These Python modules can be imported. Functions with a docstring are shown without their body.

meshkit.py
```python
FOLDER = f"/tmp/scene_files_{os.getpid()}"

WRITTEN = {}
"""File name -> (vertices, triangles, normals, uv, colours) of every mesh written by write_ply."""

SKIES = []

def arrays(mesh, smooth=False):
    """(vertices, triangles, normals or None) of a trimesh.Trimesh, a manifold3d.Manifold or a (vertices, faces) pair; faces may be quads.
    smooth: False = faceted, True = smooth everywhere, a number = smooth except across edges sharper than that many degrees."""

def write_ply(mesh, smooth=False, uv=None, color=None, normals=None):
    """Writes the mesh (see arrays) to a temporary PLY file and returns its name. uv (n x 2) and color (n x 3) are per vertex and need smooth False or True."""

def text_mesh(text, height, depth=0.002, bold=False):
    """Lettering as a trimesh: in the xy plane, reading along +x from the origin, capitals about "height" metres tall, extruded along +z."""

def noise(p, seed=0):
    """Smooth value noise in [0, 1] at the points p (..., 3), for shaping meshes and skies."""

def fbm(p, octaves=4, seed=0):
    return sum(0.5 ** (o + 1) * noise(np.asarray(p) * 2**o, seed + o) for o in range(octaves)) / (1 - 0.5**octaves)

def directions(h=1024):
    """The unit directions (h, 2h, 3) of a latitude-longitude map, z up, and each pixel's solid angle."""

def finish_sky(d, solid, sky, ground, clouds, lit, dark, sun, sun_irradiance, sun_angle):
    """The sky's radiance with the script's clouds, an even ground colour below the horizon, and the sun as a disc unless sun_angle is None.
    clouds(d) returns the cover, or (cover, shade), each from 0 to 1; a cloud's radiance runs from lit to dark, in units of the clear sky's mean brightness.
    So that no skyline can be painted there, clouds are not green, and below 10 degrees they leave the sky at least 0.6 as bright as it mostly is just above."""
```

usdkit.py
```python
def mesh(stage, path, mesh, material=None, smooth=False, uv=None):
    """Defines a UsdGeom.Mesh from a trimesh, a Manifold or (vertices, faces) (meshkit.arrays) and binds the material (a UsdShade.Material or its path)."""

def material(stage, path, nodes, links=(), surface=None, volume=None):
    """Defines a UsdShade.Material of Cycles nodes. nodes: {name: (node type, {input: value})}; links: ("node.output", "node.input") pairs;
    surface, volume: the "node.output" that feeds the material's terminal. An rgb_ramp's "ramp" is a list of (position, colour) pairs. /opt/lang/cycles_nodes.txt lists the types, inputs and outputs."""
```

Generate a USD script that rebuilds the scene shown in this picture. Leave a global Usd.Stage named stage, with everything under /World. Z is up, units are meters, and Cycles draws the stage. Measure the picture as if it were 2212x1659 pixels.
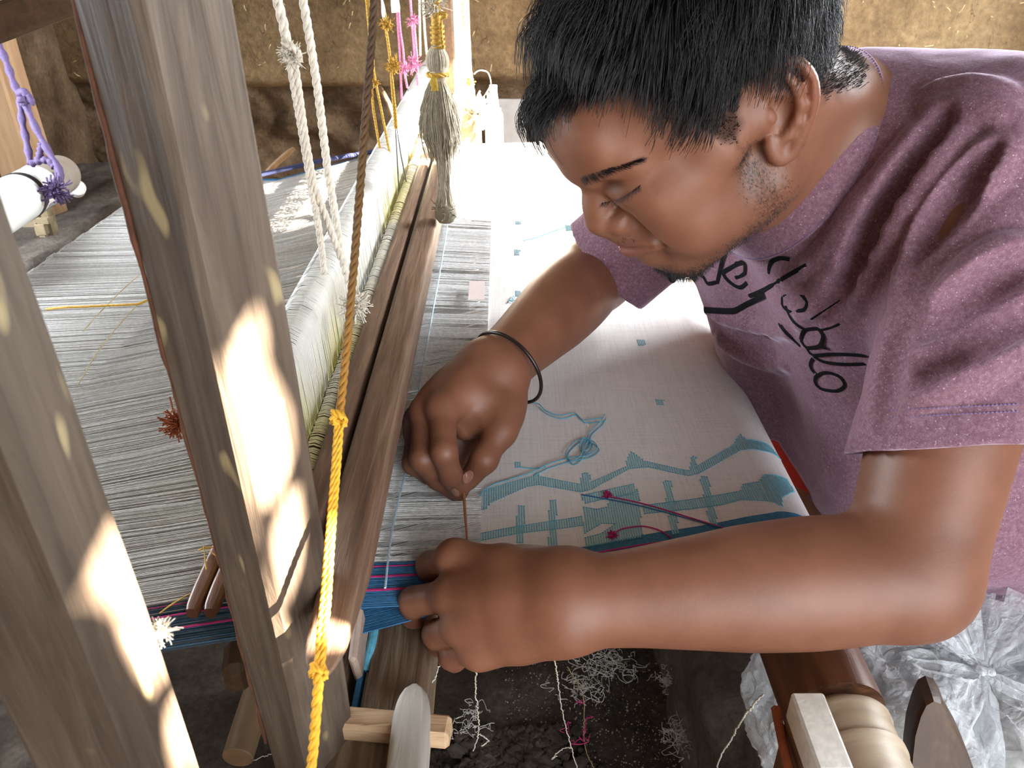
# A handloom weaver at a pit loom in a mud-walled shed. World: metres, z up, y along the batten (away from the viewer), x towards the weaver.
import math, random, numpy as np, trimesh, usdkit, meshkit
from scipy.spatial import cKDTree
from pxr import Usd, UsdGeom, UsdLux, UsdShade, Gf, Sdf, Vt
stage = Usd.Stage.CreateInMemory()
UsdGeom.SetStageUpAxis(stage, UsdGeom.Tokens.z)
UsdGeom.Xform.Define(stage, '/World'); UsdGeom.Scope.Define(stage, '/World/Looks')
R = np.random.default_rng(7); PERSON_H = .0021
A = np.array

# ------------------------------------------------------------------ camera, sky, sun, exposure
W, H, F = 2212, 1659, 1715.0
PITCH, YAW, ROLL = math.radians(30.2), math.radians(0.25), math.radians(0.76)
CAM = A([0, 0, .87])
fwd = A([math.sin(YAW) * math.cos(PITCH), math.cos(YAW) * math.cos(PITCH), -math.sin(PITCH)])
_r0 = A([math.cos(YAW), -math.sin(YAW), 0]); _u0 = np.cross(_r0, fwd)
right = _r0 * math.cos(ROLL) - _u0 * math.sin(ROLL); upv = _u0 * math.cos(ROLL) + _r0 * math.sin(ROLL)
cam = UsdGeom.Camera.Define(stage, '/World/camera')
cam.CreateHorizontalApertureAttr(36.0); cam.CreateVerticalApertureAttr(36.0 * H / W)
cam.CreateFocalLengthAttr(36.0 * F / W); cam.CreateClippingRangeAttr((0.02, 100))
cam.CreateFStopAttr(20.0); cam.CreateFocusDistanceAttr(0.66)
cam.CreateExposureAttr(EXPOSURE := 0.80)
_m = np.eye(4); _m[:3, 0], _m[:3, 1], _m[:3, 2], _m[:3, 3] = right, upv, -fwd, CAM
cam.AddTransformOp().Set(Gf.Matrix4d(*_m.T.ravel().tolist()))
dome = UsdLux.DomeLight.Define(stage, '/World/sky')
dome.CreateColorAttr((0.86, 0.93, 1.0)); dome.CreateIntensityAttr(0.68)
SUN = A([.80, -.16, .50]); SUN /= np.linalg.norm(SUN)          # towards the sun
sun = UsdLux.DistantLight.Define(stage, '/World/sun')
sun.CreateColorAttr((1.0, .90, .74)); sun.CreateIntensityAttr(26.0); sun.CreateAngleAttr(0.35); sun.CreateNormalizeAttr(True)
_z = SUN; _x = np.cross([0, 0, 1], _z); _x /= np.linalg.norm(_x); _y = np.cross(_z, _x)
_m = np.eye(4); _m[:3, 0], _m[:3, 1], _m[:3, 2] = _x, _y, _z
sun.AddTransformOp().Set(Gf.Matrix4d(*_m.T.ravel().tolist()))
# daylight from the two openings of the shed: the open doorway behind the viewer's right and the window behind the weaver
def day(name, c, n, w, h, inten, col):
    l = UsdLux.RectLight.Define(stage, '/World/' + name); l.CreateWidthAttr(w); l.CreateHeightAttr(h); l.CreateIntensityAttr(inten); l.CreateColorAttr(col)
    z = -A(n, float) / np.linalg.norm(n); x = np.cross([0, 0, 1], z); x /= np.linalg.norm(x); y = np.cross(z, x)
    m = np.eye(4); m[:3, 0], m[:3, 1], m[:3, 2], m[:3, 3] = x, y, z, c; l.AddTransformOp().Set(Gf.Matrix4d(*m.T.ravel().tolist()))
day('window_daylight', (1.72, 1.50, 1.15), (-1, 0, -.15), 1.0, 0.9, 25.0, (.90, .96, 1.0))
day('doorway_daylight', (.95, -1.5, 1.0), (-.45, 1, -.12), 1.2, 1.5, 4.0, (.96, .98, 1.0))
day('added_side_light', (-1.23, 1.02, .84), (1, -.25, -1.05), .6, .5, 19.0, (.86, .94, 1.0))  # added light, brightens the left warp end in place of sheen

# ------------------------------------------------------------------ helpers
def ray(px, py): return fwd + right * (px - W / 2) / F - upv * (py - H / 2) / F
def at(px, py, t): return CAM + ray(px, py) * t
def onz(px, py, z): d = ray(px, py); return CAM + d * (z - CAM[2]) / d[2]
def ony(px, py, y): d = ray(px, py); return CAM + d * (y / d[1])
def onx(px, py, x): d = ray(px, py); return CAM + d * (x / d[0])
def proj(p):
    q = np.asarray(p, float) - CAM; t = q @ fwd
    return np.stack([W / 2 + F * (q @ right) / t, H / 2 - F * (q @ upv) / t, t], -1)
def unit(v): v = np.asarray(v, float); return v / (np.linalg.norm(v, axis=-1, keepdims=True) + 1e-12)
used = {}
def fresh(parent, name):
    k = (parent, name); n = used.get(k, 0); used[k] = n + 1
    return f'{parent}/{name}' + (f'_{n:03d}' if n else '')
def data(prim, label=None, cat=None, group=None, kind=None):
    for k, v in (('label', label), ('category', cat), ('group', group), ('kind', kind)):
        if v: prim.SetCustomDataByKey(k, v)
    return prim
class Thing:
    """An Xform at the thing's base; part() adds a mesh (given in world coordinates) as its child."""
    def __init__(s, name, label=None, cat=None, base=(0, 0, 0), group=None, kind=None):
        s.base = A(base, float); s.path = fresh('/World', name)
        x = UsdGeom.Xform.Define(stage, s.path); x.AddTranslateOp().Set(Gf.Vec3d(*s.base.tolist())); s.prim = x.GetPrim()
        data(s.prim, label, cat, group, kind)
    def part(s, name, mesh, m, smooth=35, under=None, label=None, kind=None, attrs=None):
        p = fresh(under or s.path, name)
        v, f = compact(mesh)
        o = usdkit.mesh(stage, p, (v - s.base, f), m, smooth)
        if attrs:
            api = UsdGeom.PrimvarsAPI(o)
            for k, a in attrs.items(): api.CreatePrimvar(k, Sdf.ValueTypeNames.FloatArray, 'vertex').Set(Vt.FloatArray.FromNumpy(np.asarray(a, np.float32)))
        data(o.GetPrim(), label, kind=kind); return p
    def curves(s, name, lines, width, m, under=None, label=None, kind=None):
        p = fresh(under or s.path, name); c = UsdGeom.BasisCurves.Define(stage, p)
        pts = np.concatenate(lines) - s.base
        c.CreateTypeAttr('linear'); c.CreateCurveVertexCountsAttr(Vt.IntArray.FromNumpy(A([len(l) for l in lines], np.int32)))
        c.CreatePointsAttr(Vt.Vec3fArray.FromNumpy(pts.astype(np.float32)))
        w = np.concatenate([np.linspace(1, .45, len(l)) * width for l in lines]).astype(np.float32)
        c.CreateWidthsAttr(Vt.FloatArray.FromNumpy(w)); c.SetWidthsInterpolation('vertex')
        UsdShade.MaterialBindingAPI.Apply(c.GetPrim()).Bind(m); data(c.GetPrim(), label, kind=kind); return p
def solo(name, mesh, m, label, cat, group=None, smooth=35, kind=None):
    p = fresh('/World', name); v, f = compact(mesh); b = A([*(v[:, :2].min(0) + v[:, :2].max(0)) / 2, v[:, 2].min()])
    o = usdkit.mesh(stage, p, (v - b, f), m, smooth); UsdGeom.Xformable(o).AddTranslateOp().Set(Gf.Vec3d(*b.tolist()))
    data(o.GetPrim(), label, cat, group, kind); return p
def vf(mesh):
    if hasattr(mesh, 'vertices'): return np.array(mesh.vertices), np.array(mesh.faces)
    v, f = np.asarray(mesh[0], float), np.asarray(mesh[1], int)
    if f.shape[1] == 4: f = np.vstack([f[:, [0, 1, 2]], f[:, [0, 2, 3]]])
    return v, f
def compact(mesh):
    v, f = vf(mesh); k, inv = np.unique(f, return_inverse=True)
    return (v, f) if len(k) == len(v) else (v[k], inv.reshape(f.shape))
def join(*ms):
    vs, fs, n = [], [], 0
    for m in ms:
        v, f = vf(m); vs.append(v); fs.append(f + n); n += len(v)
    return np.vstack(vs), np.vstack(fs)
def tube(pts, r, sides=8, cap=True, flat=None):
    """A round tube along pts; r a number or one per point. flat = (axis vector, factor) squashes the section."""
    p = np.asarray(pts, float); n = len(p); r = np.broadcast_to(r, (n,))
    t = unit(np.gradient(p, axis=0)); ref = A([0, 0, 1.]) if abs(t[:, 2]).mean() < .8 else A([1., 0, 0])
    a = unit(np.cross(t, ref)); b = np.cross(t, a); g = np.arange(sides) * 2 * np.pi / sides
    v = p[:, None] + r[:, None, None] * (np.cos(g)[None, :, None] * a[:, None] + np.sin(g)[None, :, None] * b[:, None])
    i, j = np.meshgrid(np.arange(n - 1), np.arange(sides), indexing='ij')
    q = np.stack([i * sides + j, i * sides + (j + 1) % sides, (i + 1) * sides + (j + 1) % sides, (i + 1) * sides + j], -1).reshape(-1, 4)
    v = v.reshape(-1, 3); f = np.vstack([q[:, [0, 2, 1]], q[:, [0, 3, 2]]])
    if cap:
        v = np.vstack([v, p[0], p[-1]]); k = np.arange(sides); k2 = (k + 1) % sides; m = n * sides
        f = np.vstack([f, np.stack([np.full(sides, m), k, k2], 1), np.stack([np.full(sides, m + 1), (n - 1) * sides + k2, (n - 1) * sides + k], 1)])
    return v, f
def many_tubes(P, r, sides=4):
    """P (n, k, 3): n open tubes of k points each in one mesh."""
    P = np.asarray(P, float); n, k = P.shape[:2]; r = np.broadcast_to(np.asarray(r, float).reshape(-1, 1) if np.ndim(r) == 1 else r, (n, k))
    t = unit(np.gradient(P, axis=1)); ref = np.where(np.abs(t[..., 2:3]) < .8, A([0, 0, 1.]), A([1., 0, 0]))
    a = unit(np.cross(t, ref)); b = np.cross(t, a); g = np.arange(sides) * 2 * np.pi / sides + .4
    v = P[:, :, None] + r[..., None, None] * (np.cos(g)[:, None] * a[:, :, None] + np.sin(g)[:, None] * b[:, :, None])
    c, i, j = np.meshgrid(np.arange(n), np.arange(k - 1), np.arange(sides), indexing='ij'); o = c * k * sides
    q = np.stack([o + i * sides + j, o + i * sides + (j + 1) % sides, o + (i + 1) * sides + (j + 1) % sides, o + (i + 1) * sides + j], -1).reshape(-1, 4)
    return v.reshape(-1, 3), np.vstack([q[:, [0, 2, 1]], q[:, [0, 3, 2]]])
def smoothline(pts, n):
    """n points on a Catmull-Rom line through pts."""
    p = np.asarray(pts, float); s = np.r_[0, np.cumsum(np.linalg.norm(np.diff(p, axis=0), axis=1))]
    if len(p) == 2: return p[0] + (p[1] - p[0]) * np.linspace(0, 1, n)[:, None]
    from scipy.interpolate import PchipInterpolator
    return PchipInterpolator(s, p)(np.linspace(0, s[-1], n))
def rope(pts, r, pitch=None, strands=3, sides=5, seg=None):
    p = np.asarray(pts, float); L = np.linalg.norm(np.diff(p, axis=0), axis=1).sum(); pitch = pitch or r * 7
    n = int(min(420, max(12, L / pitch * 8))); c = smoothline(p, n); t = unit(np.gradient(c, axis=0)); ref = A([1., .3, 0]) if abs(t[:, 2]).mean() > .5 else A([0, 0, 1.])
    a = unit(np.cross(t, ref)); b = np.cross(t, a); ph = np.linspace(0, L / pitch * 2 * np.pi, n)
    return join(*[tube(c + (np.cos(ph + k * 2 * np.pi / strands)[:, None] * a + np.sin(ph + k * 2 * np.pi / strands)[:, None] * b) * r * .5, r * .6, sides) for k in range(strands)])
def hull(pts): h = trimesh.convex.convex_hull(np.asarray(pts, float)); return np.array(h.vertices), np.array(h.faces)
def cbox(lo, hi, b=.002):
    """A box with chamfered edges."""
    lo, hi = A(lo, float), A(hi, float); c, h = (lo + hi) / 2, (hi - lo) / 2; b = min(b, h.min() * .8); P = []
    for s in np.ndindex(2, 2, 2):
        s = A(s) * 2 - 1
        for k in range(3): d = h - b; d[k] = h[k]; P.append(c + s * d)
    return hull(P)
def obeam(p0, p1, w, h, up=(0, 0, 1), b=.003):
    """A chamfered beam from p0 to p1, w wide and h high about its axis."""
    p0, p1 = A(p0, float), A(p1, float); t = unit(p1 - p0); s = unit(np.cross(t, up)); u = np.cross(s, t); L = np.linalg.norm(p1 - p0)
    v, f = cbox((0, -w / 2, -h / 2), (L, w / 2, h / 2), b)
    return p0 + v[:, :1] * t + v[:, 1:2] * s + v[:, 2:] * u, f
def grid(n, m, fn, closed=False):
    u, v = np.meshgrid(np.linspace(0, 1, n), np.linspace(0, 1, m), indexing='ij'); P = fn(u, v)
    i, j = np.meshgrid(np.arange(n - 1), np.arange(m - 1), indexing='ij'); q = np.stack([i * m + j, (i + 1) * m + j, (i + 1) * m + j + 1, i * m + j + 1], -1).reshape(-1, 4)
    return np.asarray(P).reshape(-1, 3), q
def slab(n, m, fn, thick):
    """A sheet with thickness (down along its normals' mean)."""
    v, q = grid(n, m, fn); f = vf((v, q))[1]; tm = trimesh.Trimesh(v, f, process=False); nn = tm.vertex_normals
    k = len(v); e = np.r_[np.arange(m), np.arange(1, n) * m + m - 1, (n - 1) * m + np.arange(m - 2, -1, -1), np.arange(n - 2, 0, -1) * m]
    e2 = np.roll(e, -1); side = np.vstack([np.stack([e, e2, e2 + k], 1), np.stack([e, e2 + k, e + k], 1)])
    return np.vstack([v, v - nn * thick]), np.vstack([f, f[:, ::-1] + k, side[:, ::-1]])
def lathe(profile, p0, axis, sides=48):
    """profile: (distance along axis, radius) pairs, revolved."""
    pr = A(profile, float); ax = unit(axis); a = unit(np.cross(ax, [0, 0, 1.] if abs(ax[2]) < .9 else [1., 0, 0])); b = np.cross(ax, a)
    g = np.arange(sides) * 2 * np.pi / sides; n = len(pr)
    v = A(p0) + pr[:, 0][:, None, None] * ax + pr[:, 1][:, None, None] * (np.cos(g)[None, :, None] * a + np.sin(g)[None, :, None] * b)
    i, j = np.meshgrid(np.arange(n - 1), np.arange(sides), indexing='ij')
    q = np.stack([i * sides + j, i * sides + (j + 1) % sides, (i + 1) * sides + (j + 1) % sides, (i + 1) * sides + j], -1).reshape(-1, 4)
    return v.reshape(-1, 3), q[:, ::-1] if np.dot(np.cross(a, b), ax) > 0 else q
def fuzz(c, r, n, L, seed):
    g = np.random.default_rng(seed); d = unit(g.normal(size=(n, 3))); a = A(c) + d * r * g.uniform(.1, 1, (n, 1)); k = np.linspace(0, 1, 5)[None, :, None]
    return a[:, None] + (d * L)[:, None] * k + g.normal(size=(n, 1, 3)) * L * .5 * k ** 2 + g.normal(size=(n, 5, 3)) * L * .08

# ------------------------------------------------------------------ materials
looks = {}
def mat(name, nodes, links, surface='p.BSDF'):
    if name not in looks: looks[name] = usdkit.material(stage, '/World/Looks/' + name, nodes, links, surface)
    return looks[name]
def plain(name, col, rough=.6, var=.12, scale=60, bump=.15, dist=.001, **kw):
    """One colour with a little noise in it and a fine bump."""
    c = A(col, float)
    return mat(name, {'g': ('geometry', {}), 'n': ('noise_texture', {'scale': scale, 'detail': 4.0}), 'r': ('rgb_ramp', {'ramp': [(.3, tuple(c * (1 - var))), (.7, tuple(np.minimum(c * (1 + var), 1)))]}),
        'b': ('bump', {'strength': bump, 'distance': dist}), 'p': ('principled_bsdf', {'roughness': rough, **kw})},
        [('g.position', 'n.vector'), ('n.fac', 'r.fac'), ('r.color', 'p.base_color'), ('n.fac', 'b.height'), ('b.normal', 'p.normal')])
def wood(name, stops, grain, rough=.65, bump=.5, stretch=14.0, fine=90.0, spots=None, spec=.35):
    """Weathered wood: streaks along the grain axis (0 x, 1 y, 2 z), blotches and optional pale flecks."""
    s1, s2 = [fine] * 3, [9.0] * 3; s1[grain], s2[grain] = fine / stretch, 2.2
    n = {'g': ('geometry', {}), 'm': ('mapping', {'scale': s1}), 'm2': ('mapping', {'scale': s2}), 'n': ('noise_texture', {'scale': 1.0, 'detail': 6.0, 'roughness': .62, 'distortion': .5}),
         'n2': ('noise_texture', {'scale': 1.0, 'detail': 3.0}), 'mx': ('math', {'math_type': 'multiply_add', 'value2': .62}), 'a': ('math', {'math_type': 'multiply', 'value2': .38}),
         'r': ('rgb_ramp', {'ramp': stops}), 'b': ('bump', {'strength': bump, 'distance': .0022}), 'p': ('principled_bsdf', {'roughness': rough, 'specular_ior_level': spec})}
    l = [('g.position', 'm.vector'), ('g.position', 'm2.vector'), ('m.vector', 'n.vector'), ('m2.vector', 'n2.vector'), ('n2.fac', 'a.value1'), ('n.fac', 'mx.value1'), ('a.value', 'mx.value3'), ('mx.value', 'r.fac'), ('n.fac', 'b.height'), ('b.normal', 'p.normal')]
    if spots:
        s3 = [52.0] * 3; s3[grain] = 24.0
        n |= {'m3': ('mapping', {'scale': s3}), 'v': ('noise_texture', {'scale': 1.0, 'detail': 1.0}), 'vr': ('rgb_ramp', {'ramp': [(.665, (0, 0, 0)), (.73, (.7, .7, .7))]}), 'mc': ('mix', {'color2': spots})}
        l += [('g.position', 'm3.vector'), ('m3.vector', 'v.vector'), ('v.fac', 'vr.fac'), ('vr.color', 'mc.fac'), ('r.color', 'mc.color1'), ('mc.color', 'p.base_color')]
    else: l.append(('r.color', 'p.base_color'))
    return mat(name, n, l)
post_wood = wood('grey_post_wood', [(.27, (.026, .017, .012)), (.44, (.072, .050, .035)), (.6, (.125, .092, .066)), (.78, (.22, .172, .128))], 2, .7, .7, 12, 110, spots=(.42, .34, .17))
shaded_post = wood('shaded_post_wood', [(.27, (.018, .011, .007)), (.44, (.045, .030, .020)), (.6, (.078, .056, .039)), (.78, (.15, .115, .085))], 2, .7, .7, 12, 110, spots=(.30, .24, .12))  # darker copy of the post wood, shade put into its colour
batten_wood = wood('brown_batten_wood', [(.28, (.05, .028, .018)), (.45, (.15, .085, .055)), (.6, (.25, .16, .105)), (.8, (.40, .29, .21))], 1, .6, .9, 16, 150)
beam_wood = wood('dark_oiled_beam_wood', [(.3, (.035, .012, .006)), (.5, (.10, .035, .014)), (.75, (.24, .095, .035))], 1, .42, .35, 10, 70, spec=.5)
worn_wood = wood('worn_beam_end_wood', [(.3, (.16, .11, .075)), (.5, (.34, .26, .18)), (.75, (.48, .39, .28))], 0, .5, .25, 10, 60)
pale_wood = wood('pale_grey_stick_wood', [(.3, (.26, .24, .21)), (.55, (.40, .37, .33)), (.8, (.52, .49, .44))], 1, .8, .35, 12, 120)
fresh_wood = wood('fresh_split_wood', [(.3, (.34, .20, .10)), (.5, (.52, .36, .22)), (.75, (.66, .50, .35))], 0, .7, .7, 16, 160)
tan_wood = wood('tan_post_wood', [(.3, (.22, .125, .065)), (.55, (.36, .225, .125)), (.8, (.46, .31, .19))], 2, .75, .3, 12, 70)
rod_wood = wood('dark_rod_wood', [(.3, (.04, .022, .012)), (.55, (.10, .055, .028)), (.8, (.19, .11, .06))], 1, .6, .3, 14, 100)
mud = lambda name, c0, c1, c2, sc=1.0, crack=True: mat(name, {'g': ('geometry', {}), 'n': ('noise_texture', {'scale': 5.0 * sc, 'detail': 8.0, 'roughness': .65}), 'f': ('noise_texture', {'scale': 60.0 * sc, 'detail': 6.0, 'roughness': .7}),
    'r': ('rgb_ramp', {'ramp': [(.3, c0), (.5, c1), (.72, c2)]}), 'mm': ('mapping', {'scale': (60 * sc, 60 * sc, 20 * sc)}), 'v': ('voronoi_texture', {'scale': 1.0, 'feature': 'distance_to_edge', 'randomness': 1.0}),
    'w': ('noise_texture', {'scale': 22.0, 'detail': 3.0}), 'wr': ('rgb_ramp', {'ramp': [(.56, (0, 0, 0)), (.66, (1, 1, 1))]}), 'vr': ('rgb_ramp', {'ramp': [(.0, (1, 1, 1)), (.035, (0, 0, 0))]}), 'k': ('mix', {'mix_type': 'multiply', 'fac': 1.0}),
    'c': ('mix', {'color2': tuple(A(c0) * .3)}), 'mf': ('mix', {'mix_type': 'overlay', 'fac': .75}), 'b': ('bump', {'strength': .9, 'distance': .006}), 'p': ('principled_bsdf', {'roughness': .95, 'specular_ior_level': .15})},
    [('g.position', 'n.vector'), ('g.position', 'f.vector'), ('g.position', 'mm.vector'), ('g.position', 'w.vector'), ('mm.vector', 'v.vector'), ('w.fac', 'wr.fac'), ('v.distance', 'vr.fac'), ('wr.color', 'k.color1'), ('vr.color', 'k.color2'),
     ('k.color', 'c.fac'), ('n.fac', 'r.fac'), ('r.color', 'mf.color1'), ('f.fac', 'mf.color2'), ('mf.color', 'c.color1'), (('c.color' if crack else 'mf.color'), 'p.base_color'), ('f.fac', 'b.height'), ('b.normal', 'p.normal')])
wall_mud = mud('mud_plaster', (.075, .046, .022), (.145, .094, .048), (.225, .155, .082))
rough_mud = mud('rough_mud_plinth', (.045, .027, .015), (.11, .07, .04), (.20, .14, .088), 1.6)
floor_mud = mud('dark_earth', (.030, .022, .017), (.062, .048, .038), (.125, .10, .082), 2.2, False)
ledge_mud = mud('grey_earth', (.06, .05, .043), (.12, .10, .085), (.22, .19, .165), 1.8, False)
thatch = plain('dark_thatch', (.10, .07, .04), .95, .4, 25, .8, .01)
straw = plain('straw', (.42, .32, .16), .8, .25, 50)
def yarn(name, col, rough=.75, **kw): return plain(name, col, rough, .18, 260, .25, .0006, **kw)
white_yarn = yarn('white_rope_yarn', (.62, .56, .47)); shed_yarn = yarn('white_shed_yarn', (.70, .69, .68), .6); cream_yarn = yarn('cream_warp_yarn', (.58, .56, .54), .6); yellow_yarn = yarn('yellow_rope_yarn', (.74, .40, .03)); brown_yarn = yarn('dark_brown_rope_yarn', (.16, .085, .03))
mustard_yarn = yarn('mustard_yarn', (.56, .33, .05)); pink_yarn = yarn('pink_yarn', (.62, .22, .38)); grey_yarn = yarn('grey_waste_yarn', (.64, .62, .58)); black_wire = plain('dark_wire', (.05, .045, .04), .5)
blue_yarn = yarn('sky_blue_yarn', (.13, .45, .62)); navy_yarn = yarn('deep_blue_yarn', (.025, .14, .30), .6); shaded_blue_yarn = yarn('shaded_blue_yarn', (.022, .065, .11)); magenta_yarn = yarn('magenta_yarn', (.50, .02, .16)); purple_yarn = yarn('purple_cloth_strip', (.095, .062, .15)); tassel_grey = yarn('tassel_grey_yarn', (.45, .39, .29), .85); orange_yarn = yarn('rust_orange_yarn', (.26, .06, .018)); bark = plain('rust_bark', (.085, .03, .012), .9, .4, 90, .6, .002)
white_plastic = plain('white_plastic', (.80, .80, .78), .4, .04, 20, .02); black_band = plain('black_tape', (.012, .012, .014), .45, .1, 30, .05)
# ------------------------------------------------------------------ the shed: floor, walls, roof
def fz(x, y): p = np.stack([x, y, 0 * x], -1); return .05 * (meshkit.fbm(p * 3, 3, 3) - .5) + .022 * (meshkit.fbm(p * 22, 3, 5) - .5)
def struct(name, mesh, m, label, smooth=40): return solo(name, mesh, m, label, None, None, smooth, 'structure')
def floor_fn(u, v): x = -1.9 + 3.7 * u; y = -1.2 + 3.8 * v; return np.stack([x, y, fz(x, y) - .01], -1)
floor_path = struct('floor', grid(240, 240, floor_fn), floor_mud, 'dark trodden earth floor with lint and clods', True)
LEDGE = .16
def ledge_fn(u, v):
    k = np.interp(v, [0, .12, .2, 1], [0, .0, 1, 1]); x = np.interp(v, [0, .15, .22, 1], [.20, .205, .235, 1.75]); z = np.interp(v, [0, .15, .22, 1], [-.03, LEDGE - .03, LEDGE, LEDGE])
    y = -.15 + 2.6 * u; n = meshkit.fbm(np.stack([y * 14, x * 14, z * 14], -1), 4, 9) - .5
    return np.stack([x - n * .03 * (1 - k * .4), y, z + n * .02 * k], -1)
struct('floor', grid(200, 60, ledge_fn), ledge_mud, 'raised earthen seat beside the treadle pit under the cloth beam', True)
YB = 2.42
def back_fn(u, v):
    x = -1.9 + 3.75 * u; z = 2.4 * v; led = .475 + .012 * np.sin(x * 3)
    low = 1 / (1 + np.exp((z - led) / .006)); n = meshkit.fbm(np.stack([x * 6, z * 6, 0 * x], -1), 5, 11) - .5; n2 = meshkit.fbm(np.stack([x * 11, z * 14, 0 * x + 3], -1), 4, 12) - .5
    return np.stack([x, YB - .015 * n + low * (.05 + .10 * n2), z], -1)
v_, q_ = grid(270, 230, back_fn); cz = v_[q_].mean(1); lowq = cz[:, 2] < .475 + .012 * np.sin(cz[:, 0] * 3)
wb = Thing('wall_back', 'rough brown mud wall with straw in its plaster at the far side', None, (0, YB, 0), kind='structure')
wb.part('plaster', (v_, q_[~lowq][:, ::-1]), wall_mud, True); wb.part('plinth', (v_, q_[lowq][:, ::-1]), rough_mud, True, label='rough darker lower course of the mud wall')
g = np.random.default_rng(5); S = []
for _ in range(420):                                                # straw ends in the plaster
    x, z = g.uniform(-1.4, 1.5), g.uniform(.49, 1.6); a, L = g.uniform(0, 3.14), g.uniform(.006, .022)
    d = A([math.cos(a) * L, -.004, math.sin(a) * L]); c = A([x, YB - .012, z]); S.append([c, c + d * .5 - [0, .004, 0], c + d])
wb.part('straw', many_tubes(S, .0011, 3), straw, kind='stuff')
def to_manifold(vfm):
    import manifold3d as m3
    v, f = vf(vfm); return m3.Manifold(m3.Mesh(v.astype(np.float32), f.astype(np.uint32)))
mm = (to_manifold(cbox((-1.38, -.7, 0), (-1.25, 2.5, 2.3), .004)) - to_manifold(cbox((-1.6, .66, .55), (-1.1, 1.38, 1.15), .02))).to_mesh(); struct('wall_left', (mm.vert_properties[:, :3], mm.tri_verts), rough_mud, 'dark mud wall on the left with a small window added for its light', False)  # window added as an opening for the side light
struct('added_front_wall', cbox((-1.38, -.72, 0), (.15, -.62, 2.3), .01), rough_mud, 'unseen mud wall added behind the viewer to block light from the left', False)  # unseen wall added to keep sky light off the left side
struct('ceiling', cbox((-2, -1.3, 2.25), (2.0, 2.6, 2.45), .01), thatch, 'dark thatched roof over the loom shed')
# the right wall has a window for the far half of the loom and added gaps shaped to throw sun patches
def prism(face_pts, k0, k1): p = A(face_pts, float); return hull(np.vstack([p + SUN * k0, p + SUN * k1]))

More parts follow.
